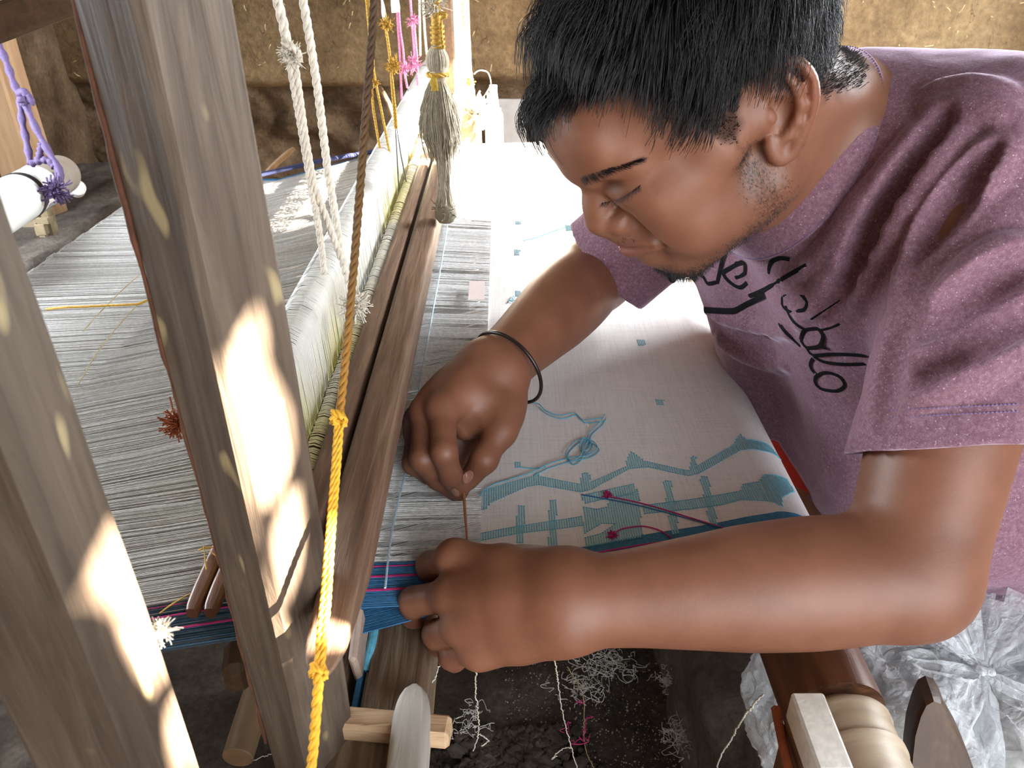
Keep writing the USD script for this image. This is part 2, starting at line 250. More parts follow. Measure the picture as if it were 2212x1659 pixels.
# ------------------------------------------------------------------ posts of the loom frame
def bearing(px, py): d = ray(px, py); return d[0] / d[1]
def vpost(rl, rm, rr, ym, z0=-.05, z1=1.7):
    """A square post from the bearings of its left, middle and right edges; its near corner stands at y = ym."""
    from scipy.optimize import fsolve
    M = A([rm * ym, ym])
    def e(q): L = A([rl * q[0], q[0]]); Rr = A([rr * q[1], q[1]]); a, b = L - M, Rr - M; return [a @ b * 30, (a @ a - b @ b) * 30]
    q = fsolve(e, [ym + .03, ym + .03]); L = A([rl * q[0], q[0]]); Rr = A([rr * q[1], q[1]]); return L, M, Rr, L + Rr - M
def post_mesh(c4, z0, z1, b=.004, seed=0):
    """c4: the four corners in plan; chamfered edges, faces divided so that they can wave a little."""
    c = A(c4); ctr = c.mean(0); ring = []
    for i in range(4):
        p, q, r = c[i - 1], c[i], c[(i + 1) % 4]; ring += [q + unit(p - q) * b, q + unit(r - q) * b]
    ring2 = []
    for i in range(8):
        a_, b_ = ring[i], ring[(i + 1) % 8]; k = 5 if i % 2 else 1
        ring2 += [a_ + (b_ - a_) * j / k for j in range(k)]
    ring = A(ring2); m = len(ring); nz = 60; zz = np.linspace(z0, z1, nz); V = np.zeros((nz, m, 3)); V[:, :, :2] = ring; V[:, :, 2] = zz[:, None]
    n = meshkit.fbm(np.stack([V[..., 0] * 30, V[..., 1] * 30, V[..., 2] * 5 + seed], -1), 3, seed) - .5
    V[:, :, :2] += unit(V[:, :, :2] - ctr) * (n * .006)[..., None]
    i, j = np.meshgrid(np.arange(nz - 1), np.arange(m), indexing='ij'); q = np.stack([i * m + j, i * m + (j + 1) % m, (i + 1) * m + (j + 1) % m, (i + 1) * m + j], -1).reshape(-1, 4)
    v = np.vstack([V.reshape(-1, 3), [*ctr, z0], [*ctr, z1]]); k = np.arange(m); f = vf((v, q))[1]
    f = np.vstack([f, np.stack([np.full(m, nz * m), (k + 1) % m, k], 1), np.stack([np.full(m, nz * m + 1), (nz - 1) * m + k, (nz - 1) * m + (k + 1) % m], 1)])
    if np.cross(c[1] - c[0], c[2] - c[1]) < 0: f = f[:, ::-1]
    return v, f
BIG = vpost(bearing(293, 555), bearing(425, 580), bearing(612, 600), .300)
NEAR = vpost(bearing(-330, 900), bearing(60, 1030), bearing(230, 1037), .185)
t = Thing('timber_post', 'weathered square timber post in the middle, dappled with sunlight, behind the yellow rope', 'wooden post', (*A(BIG).mean(0), 0), 'square posts of the loom frame')
t.part('shaft', post_mesh([BIG[0], BIG[1], BIG[2], BIG[3]], -.03, 1.7, .0035, 3), post_wood)
bz = np.linspace(.42, 1.25, 120); bo = unit(A([*BIG[0], 0]) - A([*np.mean(BIG, 0), 0])); bl_ = A([*BIG[0], 0]) + bz[:, None] * A([0, 0, 1.]) - bo * .0022 + bo * (.0012 * meshkit.noise(np.stack([bz * 90, 0 * bz, 0 * bz], -1), 3))[:, None]
t.part('bark_strip', tube(bl_, 0.0009 + .0009 * meshkit.noise(np.stack([bz * 50, 0 * bz, 0 * bz], -1), 5), 7), bark, True, label='thin rust-orange strip of bark left on one edge')
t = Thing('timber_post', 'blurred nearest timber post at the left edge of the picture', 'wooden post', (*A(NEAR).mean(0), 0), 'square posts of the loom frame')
t.part('shaft', post_mesh(NEAR, -.03, 1.7, .004, 8), shaded_post)
tp = ony(345, 1362, NEAR[2][1] + .012)
t.part('lint_tuft', many_tubes(fuzz(tp, .0022, 170, .0034, 4), .0003, 3), white_yarn, label='white cotton lint caught on the post edge')
p0, p1 = at(-120, 95, .62), at(330, -75, .62)
solo('cross_rail', obeam(p0, p1, .03, .026), rod_wood, 'dark timber rail crossing the top left corner to the post', 'wooden rail')

# gaps added to the right wall, shaped from the sun patches they throw
def face_pts(c0, c1, px):
    """Points on the vertical face through plan corners c0, c1 seen at the pixels px."""
    n = A([*(c1 - c0)[::-1] * [1, -1], 0]); o = A([*c0, 0]); out = []
    for x, y in px: d = ray(x, y); out.append(CAM + d * (((o - CAM) @ n) / (d @ n)))
    return out
gaps = [[(548, 668), (513, 735), (513, 800), (520, 860), (574, 800), (566, 716)], [(520, 830), (574, 800), (602, 855), (622, 905), (628, 985), (596, 1085), (575, 1085), (548, 985), (535, 930)],
        [(490, 762), (474, 800), (478, 868), (520, 985), (548, 1085), (562, 1103), (562, 1050), (545, 960), (512, 800)],
        [(598, 1120), (592, 1165), (594, 1230), (618, 1310), (640, 1240), (650, 1150), (640, 1060), (622, 1070)], [(445, 1000), (485, 960), (500, 1010), (540, 1110), (552, 1190), (512, 1235), (480, 1190), (455, 1110)],
        [(555, 1240), (586, 1310), (612, 1360), (616, 1430), (570, 1440), (520, 1400), (510, 1330), (528, 1270)]]
ngaps = [[(235, 1140), (190, 1240), (178, 1285), (235, 1300), (292, 1345), (350, 1340), (270, 1150)], [(235, 1300), (262, 1385), (290, 1440), (325, 1490), (372, 1440), (350, 1340), (300, 1240)], [(382, 1495), (352, 1545), (355, 1600), (375, 1670), (440, 1670), (420, 1570), (395, 1500)]]
holes = [prism(face_pts(BIG[1], BIG[2], g_), 1.0, 3.2) for g_ in gaps] + [prism(face_pts(NEAR[1], NEAR[2], g_), 1.0, 3.2) for g_ in ngaps]
rp = [onz(690, y_, .6) for y_ in (1120, 1460)]
holes.append(prism([ony(690 + dx, y_, .262) for dx, y_ in ((14, 1110), (32, 1110), (9, 1260), (25, 1260), (5, 1340), (18, 1340))], 1.0, 3.2))
holes.append(prism([ony(x_, y_, .262) for x_, y_ in ((683, 1480), (690, 1480), (673, 1640), (681, 1640))], 1.0, 3.2))
for p_, r_ in (((620, 380), .03), ((640, 440), .035), ((690, 400), .03), ((625, 470), .03), ((650, 370), .02), ((735, 470), .02)):
    c_ = onz(*p_, .455); holes.append(prism([c_ + A([math.cos(a_) * r_ * 1.6, math.sin(a_) * r_, 0]) for a_ in np.arange(7)], 1.0, 3.2))
Wm = to_manifold(cbox((1.75, -.6, 0), (1.79, 2.5, 2.3), .002)) - to_manifold(cbox((1.6, .90, .62), (1.9, 1.80, 1.80), .02))
for h_ in holes: Wm = Wm - to_manifold(h_)
mm = Wm.to_mesh(); struct('wall_right', (mm.vert_properties[:, :3], mm.tri_verts), rough_mud, 'mud wall on the right with a window and gaps shaped to cast sun patches', False)

# ------------------------------------------------------------------ warp, cloth
SK = .225                                                            # the warp runs a little askew of the batten
ZW = .45
def lin(x, pts): p = A(pts); return np.interp(x, p[:, 0], p[:, 1])
XR, XF, XB = -.100, -.0245, -.70                                      # reed, fell, back rest
NEARS = [(-.70, .27), (-.232, .372), (-.099, .397), (.048, .424), (.192, .458), (.3, .478)]
FARS = [(-.70, 1.62), (-.46, 1.60), (-.26, 1.725), (0, 1.775), (.3, 1.83)]
def sel(x, k): return lin(x, NEARS) * (1 - k) + lin(x, FARS) * k
def warp_threads(ks, xs, zf, seed, jy=.0003, jz=.0012, r=.00042, bunch=0.0):
    g = np.random.default_rng(seed); xs = A(xs); ks = np.asarray(ks)
    if bunch: ks = ks + bunch * (meshkit.noise(np.stack([ks * 170, 0 * ks, 0 * ks], -1), seed) - .5) + bunch * .6 * (meshkit.noise(np.stack([ks * 60, 0 * ks, 0 * ks], -1), seed + 1) - .5)
    X = np.broadcast_to(xs, (len(ks), len(xs))); Y = np.stack([sel(xs, k) for k in ks]) + g.normal(0, jy, (len(ks), 1)) + g.normal(0, jy * .5, X.shape)
    Z = np.stack([zf(xs, k) for k in ks]) + g.normal(0, jz, (len(ks), 1)) * (.3 + .7 * (xs < XR))
    return many_tubes(np.stack([X, Y, Z], -1), g.uniform(.75, 1.2, len(ks)) * r, 4)
w = Thing('warp', 'cream warp threads stretched flat from the back rest through the heddles to the cloth', 'warp threads', (-.4, 1.0, ZW))
dip = lambda xs, k: ZW - .028 * np.clip((-.22 - xs) / .25, 0, 1) ** 1.0 * (xs < -.2) * k
XL = [XB, -.62, -.54, -.46, -.40, -.34, -.28, -.235, -.19, -.145]
kk = np.linspace(.034, .995, 1290); zup = lambda xs, k: dip(xs, k) + .004 * np.sin(k * 40) * (xs > -.3)
w.part('threads', warp_threads(kk, XL, zup, 1, r=.00046, bunch=.0042), cream_yarn, True, kind='stuff')
w.part('threads', warp_threads(kk + .0004, XL, lambda xs, k: dip(xs, k) - .006, 2, r=.0005, bunch=.003), cream_yarn, True, kind='stuff')
# the shed in front: two sheets that meet at the fell
XS = [-.15, -.125, XR, -.085, -.068, -.05, -.037, XF]
up_ = lambda xs, k: ZW + .014 * np.clip((XF - xs) / .1, 0, 1); dn_ = lambda xs, k: ZW - .016 * np.clip((XF - xs) / .1, 0, 1)
k2 = np.linspace(.035, .994, 1500); dent = lambda k: k[(meshkit.noise(np.stack([k * 330, 0 * k, 0 * k], -1), 5) * .7 + meshkit.noise(np.stack([k * 75, 0 * k, 0 * k], -1), 6) * .3) > .37]
w.part('shed_threads', warp_threads(dent(k2), XS, up_, 3, jz=.0006, r=.00042, bunch=.0012), shed_yarn, True, kind='stuff')
w.part('shed_threads', warp_threads(k2 + .0003, XS, dn_, 4, jz=.0005, r=.00044, bunch=.0010), shed_yarn, True, kind='stuff')
kb = np.linspace(.001, .034, 60)
w.part('selvage_threads', join(warp_threads(kb, XS, up_, 6, jz=.0004, r=.0005), warp_threads(kb + .0003, XS, dn_, 7, jz=.0004, r=.0005)), navy_yarn, True, label='blue border threads in front of the reed', kind='stuff')
w.part('selvage_threads', warp_threads(kb, XL, dip, 5, jz=.0008, r=.00048), shaded_blue_yarn, True, label='blue border threads with painted shade along the near edge of the warp', kind='stuff')  # same blue border yarn with shade put into its colour
w.part('selvage_threads', warp_threads(np.linspace(.9965, 1.006, 20), XL, dip, 8, r=.0006), navy_yarn, True, label='blue border threads along the far edge of the warp', kind='stuff')
for k in (.013, .0138, .023, .0236, .031):
    w.part('border_thread', join(warp_threads([k], XL, lambda xs, k: dip(xs, k) + .0012, 9, r=.0005), warp_threads([k], XS, lambda xs, k: up_(xs, k) + .0008, 10, r=.0006)), magenta_yarn, True, label='magenta border thread')
# the sheet bends over the back rest and drops to the warp beam
XD = [XB, XB - .015, XB - .022, XB - .024]
def over(xs, k): return np.interp(-xs, [-XB, -XB + .012, -XB + .022, -XB + .024], [0, -.004, -.02, -.20]) + float(dip(A([XB]), k)[0])
w.part('threads', warp_threads(np.linspace(0, 1, 900), XD, over, 11, r=.0008), cream_yarn, True, kind='stuff')
rest = Thing('back_rest', 'rounded back rest pole under the left end of the warp', 'loom beam', (XB, 1.0, ZW - .09))
rest.part('pole', tube([(XB + .004, .1, ZW - .036), (XB + .004, 1.75, ZW - .062)], .021, 20), rod_wood)
BX, BZ, BR = .2165, .4045, .0455                                        # cloth beam axis and radius
TH = np.linspace(0, 2.2, 40)
def cloth_pt(s, k):
    """s: distance along the cloth from the fell; over the beam it follows the roller."""
    s = np.asarray(s, float); flat = BX - XF; a = np.clip((s - flat) / BR, 0, 3.0)
    x = np.where(s < flat, XF + s, BX + BR * np.sin(a)); xe = np.where(s < flat, x, BX + (s - flat) * .5)
    z = np.where(s < flat, ZW - .0012 + .0006 * np.sin(s * 60), BZ + BR * np.cos(a)); return np.stack([x, sel(xe, k), z], -1)
cl = Thing('woven_cloth', 'off-white woven saree cloth with sky-blue inlaid motifs, rolled onto the beam before the weaver', 'cloth', (.1, 1.1, ZW))
weave = mat('white_weave', {'g': ('geometry', {}), 'm': ('mapping', {'scale': (1500, 1100, 1)}), 'n': ('noise_texture', {'scale': 1.0, 'detail': 2.0}), 'm2': ('mapping', {'scale': (900, 24, 1)}), 'n2': ('noise_texture', {'scale': 1.0, 'detail': 3.0}), 'm3': ('mapping', {'scale': (30, 1300, 1), 'rotation': (0, 0, -.22)}), 'n3': ('noise_texture', {'scale': 1.0, 'detail': 3.0}),
    'a': ('math', {'math_type': 'add'}), 'a2': ('math', {'math_type': 'add'}), 'h': ('math', {'math_type': 'multiply', 'value2': .3333}), 'r': ('rgb_ramp', {'ramp': [(.3, (.56, .545, .53)), (.5, (.79, .775, .765)), (.7, (.86, .845, .835))]}), 'b': ('bump', {'strength': .4, 'distance': .0006}), 'p': ('principled_bsdf', {'roughness': .85, 'specular_ior_level': .25, 'sheen_weight': .15})},
    [('g.position', 'm.vector'), ('g.position', 'm2.vector'), ('g.position', 'm3.vector'), ('m.vector', 'n.vector'), ('m2.vector', 'n2.vector'), ('m3.vector', 'n3.vector'), ('n.fac', 'a.value1'), ('n2.fac', 'a.value2'), ('a.value', 'a2.value1'), ('n3.fac', 'a2.value2'), ('a2.value', 'h.value1'), ('h.value', 'r.fac'), ('r.color', 'p.base_color'), ('h.value', 'b.height'), ('b.normal', 'p.normal')])
KB = .033
cl.part('web', slab(90, 140, lambda u, v: cloth_pt(u * .36, KB + v * (1 - KB)), .0007), weave, True)
border = plain('blue_border_weave', (.045, .20, .36), .8, .25, 420, .3, .0005)
cl.part('border', slab(90, 8, lambda u, v: cloth_pt(u * .36, v * KB), .0007), border, True, label='deep sky-blue border band along the near edge')

# motifs: inlaid rows of sky-blue weft, each rib its own little ridge, traced on the cloth where it is woven
from shapely.geometry import Polygon, LineString, Point
from shapely.ops import unary_union
inlay = plain('blue_inlay_yarn', (.22, .52, .62), .75, .2, 500, .3, .0005)
inlay_dk = plain('blue_inlay_turns', (.09, .36, .48), .75, .2, 500, .3, .0005)
def cloth_sk(px, py):
    """(s, y) of the cloth point seen at a pixel."""
    d = ray(px, py); p = onz(px, py, ZW)
    if p[0] <= BX: return p[0] - XF, p[1]
    o = CAM - A([BX, 0, BZ]); a = d[0] ** 2 + d[2] ** 2; b = 2 * (o[0] * d[0] + o[2] * d[2]); c = o[0] ** 2 + o[2] ** 2 - BR ** 2; q = b * b - 4 * a * c
    tt = (-b - math.sqrt(max(q, 0))) / (2 * a); P = CAM + d * tt; ang = math.atan2(P[0] - BX, P[2] - BZ); return BX - XF + BR * ang, P[1]
def cloth_xyz(s, y, lift):
    s = np.asarray(s, float); flat = BX - XF; a = np.clip((s - flat) / BR, 0, 3)
    return np.stack([np.where(s < flat, XF + s, BX + (BR + lift) * np.sin(a)), np.asarray(y, float) + 0 * s, np.where(s < flat, ZW - .0012 + .0006 * np.sin(s * 60) + lift, BZ + (BR + lift) * np.cos(a))], -1)
def motif(polys, pitch=.00205, w=.0013, label=None, slope=.0):
    """polys: pixel outlines; filled with ribs that run along the weft (y), spaced along the warp."""
    P = unary_union([Polygon([cloth_sk(*p) for p in q]).buffer(0) for q in polys]); s0, y0, s1, y1 = P.bounds; ribs, turns = [], []
    for s in np.arange(s0, s1, pitch):
        c = P.intersection(LineString([(s, y0 - 1), (s, y1 + 1)]))
        for l in getattr(c, 'geoms', [c]):
            if l.is_empty or l.length < .0006: continue
            ya, yb = l.coords[0][1], l.coords[-1][1]; ya, yb = min(ya, yb), max(ya, yb); j = R.uniform(-.0005, .0005, 2); n = max(3, int((yb - ya) / .006) + 2); yy = np.linspace(ya + j[0], yb + j[1], n)
            L = cloth_xyz(np.full(n, s + w / 2), yy, .0002); Rr = cloth_xyz(np.full(n, s + w * 1.0 + pitch * .0 + w * .0 - w * .5), yy, .0006); Q = cloth_xyz(np.full(n, s - w / 2), yy, .0002); b = len(ribs)
            ribs.append((np.stack([L, Rr, Q], 1).reshape(-1, 3), n)); turns += [cloth_xyz(A([s - w * .7, s + w * .7]), yb, .0005), cloth_xyz(A([s - w * .7, s + w * .7]), ya, .0005)]
    V, Fc, o = [], [], 0
    for v, n in ribs:
        i = np.arange(n - 1)
        for k in (0, 1): Fc.append(o + np.stack([i * 3 + k, i * 3 + k + 1, i * 3 + k + 4, i * 3 + k + 3], 1))
        V.append(v); o += len(v)
    if V:
        pth = cl.part('motif', (np.vstack(V), np.vstack(Fc)), inlay, True, label=label)
        if turns: cl.part('turns', many_tubes(A(turns), .00035, 4), inlay_dk, under=pth, kind='stuff')
motif([[(1034, 1100), (1030, 1075), (1040, 1060), (1150, 1028), (1160, 1020), (1168, 1028), (1253, 1043), (1256, 1022), (1266, 1018), (1276, 1026), (1275, 1040), (1352, 1008), (1354, 992), (1364, 975), (1378, 985), (1392, 995), (1480, 1013), (1490, 1014), (1494, 982), (1504, 985), (1504, 1006), (1585, 960), (1590, 948), (1600, 938), (1612, 950), (1660, 962), (1705, 1000), (1722, 1030), (1715, 1030), (1690, 1000), (1648, 975), (1600, 972), (1510, 1020), (1488, 1025), (1400, 1008), (1360, 1012), (1278, 1055), (1256, 1060), (1166, 1046), (1140, 1050), (1060, 1085), (1050, 1098)]], label='long wavy sky-blue stem with small buds')
motif([[(1026, 1168), (1030, 1152), (1260, 1112), (1260, 1132), (1120, 1152)]], label='straight sky-blue stem beside the fell')
motif([[(1118, 1092), (1134, 1093), (1132, 1172), (1112, 1172)], [(1186, 1080), (1202, 1078), (1204, 1200), (1184, 1200)]], label='pair of blue cross bars nearer the fell')
motif([[(1255, 1068), (1370, 1045), (1378, 1062), (1262, 1085)], [(1320, 1075), (1380, 1065), (1388, 1160), (1262, 1180), (1260, 1160), (1300, 1150), (1330, 1130), (1300, 1128), (1262, 1150), (1258, 1092), (1290, 1098), (1310, 1094)]], label='large blue toothed block at the middle of the stem')
motif([[(1388, 1092), (1600, 1060), (1604, 1046), (1640, 1040), (1650, 1026), (1700, 1036), (1716, 1062), (1690, 1075), (1690, 1095), (1660, 1082), (1600, 1078), (1560, 1088), (1388, 1110)]], label='blue stem swelling into a leaf towards the beam')
motif([[(1433, 1036), (1450, 1038), (1468, 1150), (1450, 1155)], [(1512, 1026), (1530, 1028), (1552, 1132), (1534, 1136)]], label='pair of blue cross bars nearer the beam')
for bx, by in ((1385, 738), (1425, 867), (1118, 1004), (1118, 634), (1116, 545), (1228, 492), (1360, 634), (1118, 478)):
    s_ = (7 if by < 700 else 9); motif([[(bx - s_, by - 6), (bx + s_, by - 5), (bx + s_, by + 5), (bx - s_ * .9, by + 6)]], .0019, .0011, label='tiny blue dotted bud')
def pxthread(name, px, m, r, label, cat, lift=.0012, n=160, group=None, wob=0):
    q = smoothline([(*cloth_sk(*p), 0) for p in px], n); P = cloth_xyz(q[:, 0], q[:, 1], lift)
    if wob: P[:, 2] += np.abs(np.sin(np.linspace(0, 17, n))) * wob
    solo(name, tube(P, r, 6), m, label, cat, group, True)
loop = [(1112, 858), (1118, 872), (1160, 876), (1180, 892), (1210, 900), (1240, 893), (1262, 910), (1300, 908), (1306, 900), (1298, 915), (1272, 940), (1268, 958), (1236, 1000), (1222, 985), (1235, 962), (1258, 948), (1276, 958), (1262, 978), (1252, 970), (1262, 950), (1284, 960), (1290, 968), (1270, 985), (1240, 990), (1190, 1005), (1150, 1025), (1080, 1045), (1050, 1060), (1036, 1078)]
pxthread('thread', loop, blue_yarn, .00055, 'sky-blue thread looped in a tangle on the white cloth', 'thread', .002, 500, wob=.002)
pxthread('thread', [(x + 4, y + 3) for x, y in loop[2:-3]], blue_yarn, .0005, 'second strand of the looped sky-blue tangle on the cloth', 'thread', .0012, 400)
pxthread('thread', [(1118, 1008), (1150, 1012), (1180, 1008)], blue_yarn, .0005, 'short blue thread trailing from the small bud by the fell', 'thread')
pxthread('thread', [(1312, 1072), (1400, 1092), (1500, 1120), (1580, 1144)], magenta_yarn, .0006, 'straight magenta thread crossing the blue stem', 'thread')
pxthread('thread', [(1322, 1158), (1345, 1143), (1385, 1138), (1420, 1145), (1450, 1163)], magenta_yarn, .0006, 'curved magenta thread beside the blue border', 'thread')
pxthread('thread', [(1256, 1067), (1320, 1080), (1400, 1098), (1570, 1142)], navy_yarn, .0005, 'straight blue thread beside the magenta one', 'thread')
pxthread('thread', [(1098, 655), (1110, 640), (1112, 650), (1100, 650), (1120, 658), (1128, 646)], blue_yarn, .0004, 'short curled blue thread by the far forearm', 'thread')
pxthread('thread', [(1130, 520), (1160, 512), (1200, 498), (1222, 492)], blue_yarn, .0004, 'thin blue thread trailing on the far cloth', 'thread')
pxthread('thread', [(1215, 1204), (1300, 1190), (1420, 1172), (1540, 1152), (1640, 1132)], magenta_yarn, .0006, 'long magenta thread woven along the blue border', 'thread', .0008)
for px, lb in (((1312, 1071), 'magenta knot on the toothed blue block, upper one'), ((1322, 1158), 'magenta knot on the toothed blue block, lower one')):
    s_, y_ = cloth_sk(*px); c_ = cloth_xyz(s_, y_, .002); solo('thread_knot', many_tubes(fuzz(c_, .0016, 60, .002, 3), .0005, 4), magenta_yarn, lb, 'knot')
b_ = Thing('cloth_beam', 'dark turned wooden cloth beam with ringed paler end under the forearm', 'loom beam', (BX, .9, BZ - .06))
R0 = .0335
prof = [(-.02, 0), (-.02, .0455), (0.06, .0460), (.117, .0470), (.120, .0490), (.1245, .0490), (.127, .0462), (.129, .0470), (.142, .0474), (.1445, .0492), (.148, .0492), (.150, .0476), (.152, R0 - .0012), (.158, R0)]
y0b = .178
prof2 = [(p, r * .0335 / .0498) for p, r in prof if p <= .159]
cl.part('rolled_layers', lathe([(.462, R0), (.462, BR - .002), (1.80, BR - .002), (1.80, R0)], (BX, 0, BZ), (0, 1, 0), 48), weave, 30, label='layers of finished cloth wound on the beam')
b_.part('roller', lathe([(.158, 0), (.158, R0), (1.78, R0), (1.785, .04), (1.785, 0)], (BX, y0b + .012, BZ), (0, 1, 0), 64), beam_wood, True)
b_.part('turned_end', lathe(prof2, (BX, y0b + .012, BZ), (0, 1, 0), 64), worn_wood, 30, label='paler turned end with two rings')
# ------------------------------------------------------------------ heddles
h = Thing('heddle_shaft', 'raised heddle shaft hung behind, a tall sheet of white threads with yellow stains', 'heddle', (-.146, 1.1, .45), 'heddle shafts across the warp')
HX, HZ = -.166, .602
h.part('shaft_rod', tube([(HX - .004, .42, HZ - .012), (HX - .004, 1.92, HZ - .012)], .0085, 14), rod_wood)
stain = mat('heddle_yarn', {'g': ('geometry', {}), 's': ('separate_xyz', {}), 'm': ('mapping', {'scale': (1, 7, 3)}), 'n': ('noise_texture', {'scale': 1.0, 'detail': 3.0}), 'zr': ('map_range', {'from_min': .60, 'from_max': .52, 'clamp': True}), 'k': ('math', {'math_type': 'multiply'}), 'nr': ('rgb_ramp', {'ramp': [(.40, (0, 0, 0)), (.56, (1, 1, 1))]}),
    'c': ('mix', {'color1': (.66, .64, .60), 'color2': (.66, .58, .20)}), 'm2': ('mapping', {'scale': (1, 60, 6), 'location': (0, 3, 0)}), 'n2': ('noise_texture', {'scale': .35, 'detail': 1.0}), 'r2': ('rgb_ramp', {'ramp': [(.66, (0, 0, 0)), (.70, (1, 1, 1))]}), 'c2': ('mix', {'color2': (.80, .22, .08)}), 'k2': ('math', {'math_type': 'multiply'}), 'p': ('principled_bsdf', {'roughness': .55})},
    [('g.position', 's.vector'), ('s.z', 'zr.value'), ('g.position', 'm.vector'), ('m.vector', 'n.vector'), ('n.fac', 'nr.fac'), ('nr.color', 'k.value1'), ('zr.result', 'k.value2'), ('k.value', 'c.fac'), ('g.position', 'm2.vector'), ('m2.vector', 'n2.vector'), ('n2.fac', 'r2.fac'), ('r2.color', 'k2.value1'), ('zr.result', 'k2.value2'), ('k2.value', 'c2.fac'), ('c.color', 'c2.color1'), ('c2.color', 'p.base_color')])
n = 1150; yy = np.linspace(.425, 1.90, n) + R.normal(0, .0004, n); a_ = np.linspace(0, math.pi, 6); L = []
g = np.random.default_rng(3)
for y in yy:
    j = g.normal(0, .0007); zb = .458 + g.normal(0, .001)
    loop_ = [(HX + .0115 + j - g.uniform(0, .002), zb), (HX + .0115 + j, .55)] + [(HX - .004 + .0145 * math.cos(q), HZ - .010 + (.0135 + .0008 * g.random()) * math.sin(q)) for q in a_] + [(HX - .017, .55)]
    L.append([(x, y + g.normal(0, .0003) + (z < .5) * .002, z) for x, z in loop_])
h.part('heddle_threads', many_tubes(L, .00062, 4), stain, True, kind='stuff')
h = Thing('heddle_shaft', 'lowered front heddle shaft whose cream loops look like a coil beside the batten', 'heddle', (-.125, 1.1, .45), 'heddle shafts across the warp')
c0, c1 = onx(682, 985, -.1405), onx(800, 640, -.1405); dd_ = unit(c1 - c0); c1 = c0 + dd_ * 1.4; c0 = c0 - dd_ * .05; c1[2] = max(c1[2], .53)
h.part('shaft_rod', tube([c0, c1], .007, 12), rod_wood)
L = []
for s in np.linspace(0, 1, 1050):
    c = c0 + (c1 - c0) * s; j = g.normal(0, .0004)
    L.append([(c[0] + .011, c[1], .466)] + [(c[0] + (.0088 + j) * math.cos(q) , c[1] + .0022 * q + g.normal(0, .0002), c[2] + (.0088 + j) * math.sin(q)) for q in np.linspace(-.2, math.pi + .3, 7)] + [(c[0] - .0085, c[1] + .007, .466)])
h.part('heddle_threads', many_tubes(L, .00052, 4), stain, True, kind='stuff')
d0, d1 = c0 + A([.0118, 0, -.010]), c1 + A([.0118, 0, -.010])
rod = h.part('lower_rod', tube([d0, d1], .0036, 10), rod_wood, label='second rod bound in dark cord')
h.part('binding_cord', rope(np.linspace(0, 1, 3)[:, None] * (d1 - d0) + d0, 0.0046, .009, 5, 4), rod_wood, under=rod, kind='stuff')

# ------------------------------------------------------------------ batten
b = Thing('batten', 'heavy brown wooden batten with a slotted top rail along the heddles', 'loom batten', (-.1, 1.0, .40))
def rail(x0, x1, z0, z1, ye, y1, r=.006, round_end=True, taper=0.0):
    """A long rail; its near end is rounded in plan."""
    n = 26; ys = np.r_[ye + np.linspace(0, .03, 8), np.linspace(ye + .04, ye + .16, 8), np.linspace(ye + .18, y1, n)] if y1 - ye > .4 else np.r_[ye + np.linspace(0, .03, 8), np.linspace(ye + .04, y1, n)]; k = np.clip((ys - ye) / .028, 0, 1); inset = (1 - np.sqrt(np.clip(1 - (1 - k) ** 2, 0, 1))) * (x1 - x0) * .42 * round_end
    sec = []
    for (cx, cz, a0) in ((x1 - r, z1 - r, 0), (x0 + r, z1 - r, 90), (x0 + r, z0 + r, 180), (x1 - r, z0 + r, 270)):
        for a in np.radians(a0 + A([0, 30, 60, 90])): sec.append((cx + r * math.cos(a), cz + r * math.sin(a)))
    sec = A(sec); xm = (x0 + x1) / 2; V = np.zeros((len(ys), 16, 3)); sc = 1 - inset / ((x1 - x0) / 2)
    V[:, :, 0] = xm + (sec[:, 0] - xm)[None] * sc[:, None]; V[:, :, 1] = ys[:, None]; V[:, :, 2] = sec[:, 1][None] - (1 - sc)[:, None] * .004
    if taper: V[:, :, 0] += np.where(sec[:, 0] < xm, 1, .0)[None] * (.009 * np.clip(1 - (ys - ye) / .16, 0, 1))[:, None]
    if taper: kt = np.clip((ys - ye) / taper, .12, 1)[:, None]; V[:, :, 2] = z1 - (z1 - V[:, :, 2]) * kt
    i, j = np.meshgrid(np.arange(len(ys) - 1), np.arange(16), indexing='ij'); q = np.stack([i * 16 + j, i * 16 + (j + 1) % 16, (i + 1) * 16 + (j + 1) % 16, (i + 1) * 16 + j], -1).reshape(-1, 4)
    v = np.vstack([V.reshape(-1, 3), V[0].mean(0), V[-1].mean(0)]); k = np.arange(16); m = len(ys) * 16
    f = np.vstack([vf((v, q))[1], np.stack([np.full(16, m), (k + 1) % 16, k], 1), np.stack([np.full(16, m + 1), m - 16 + k, m - 16 + (k + 1) % 16], 1)])
    return v, f[:, ::-1]
b.part('top_rail', rail(-.114, -.0855, .520, .5535, .262, 1.86, .007, True, .10), batten_wood, 45)
b.part('back_rail', rail(-.134, -.1178, .508, .5525, .372, 1.86, .004), batten_wood, 45)
b.part('reed', join(cbox((-.1165, .40, .495), (-.1145, 1.84, .512), .0005), cbox((-.1095, .345, .405), (-.1055, 1.84, .415), .0005)), navy_yarn)
rr = [[(-.112, y, .41), (-.114, y, .50)] for y in np.linspace(.41, 1.82, 700)]
b.part('reed_wires', many_tubes(rr, .0004, 3), black_wire, kind='stuff')
b.part('reed_end', tube(smoothline([onz(812, 1330, .418), onz(803, 1390, .418), onz(790, 1450, .412)], 12), .0034, 10), blue_yarn, label='blue-taped end of the reed')
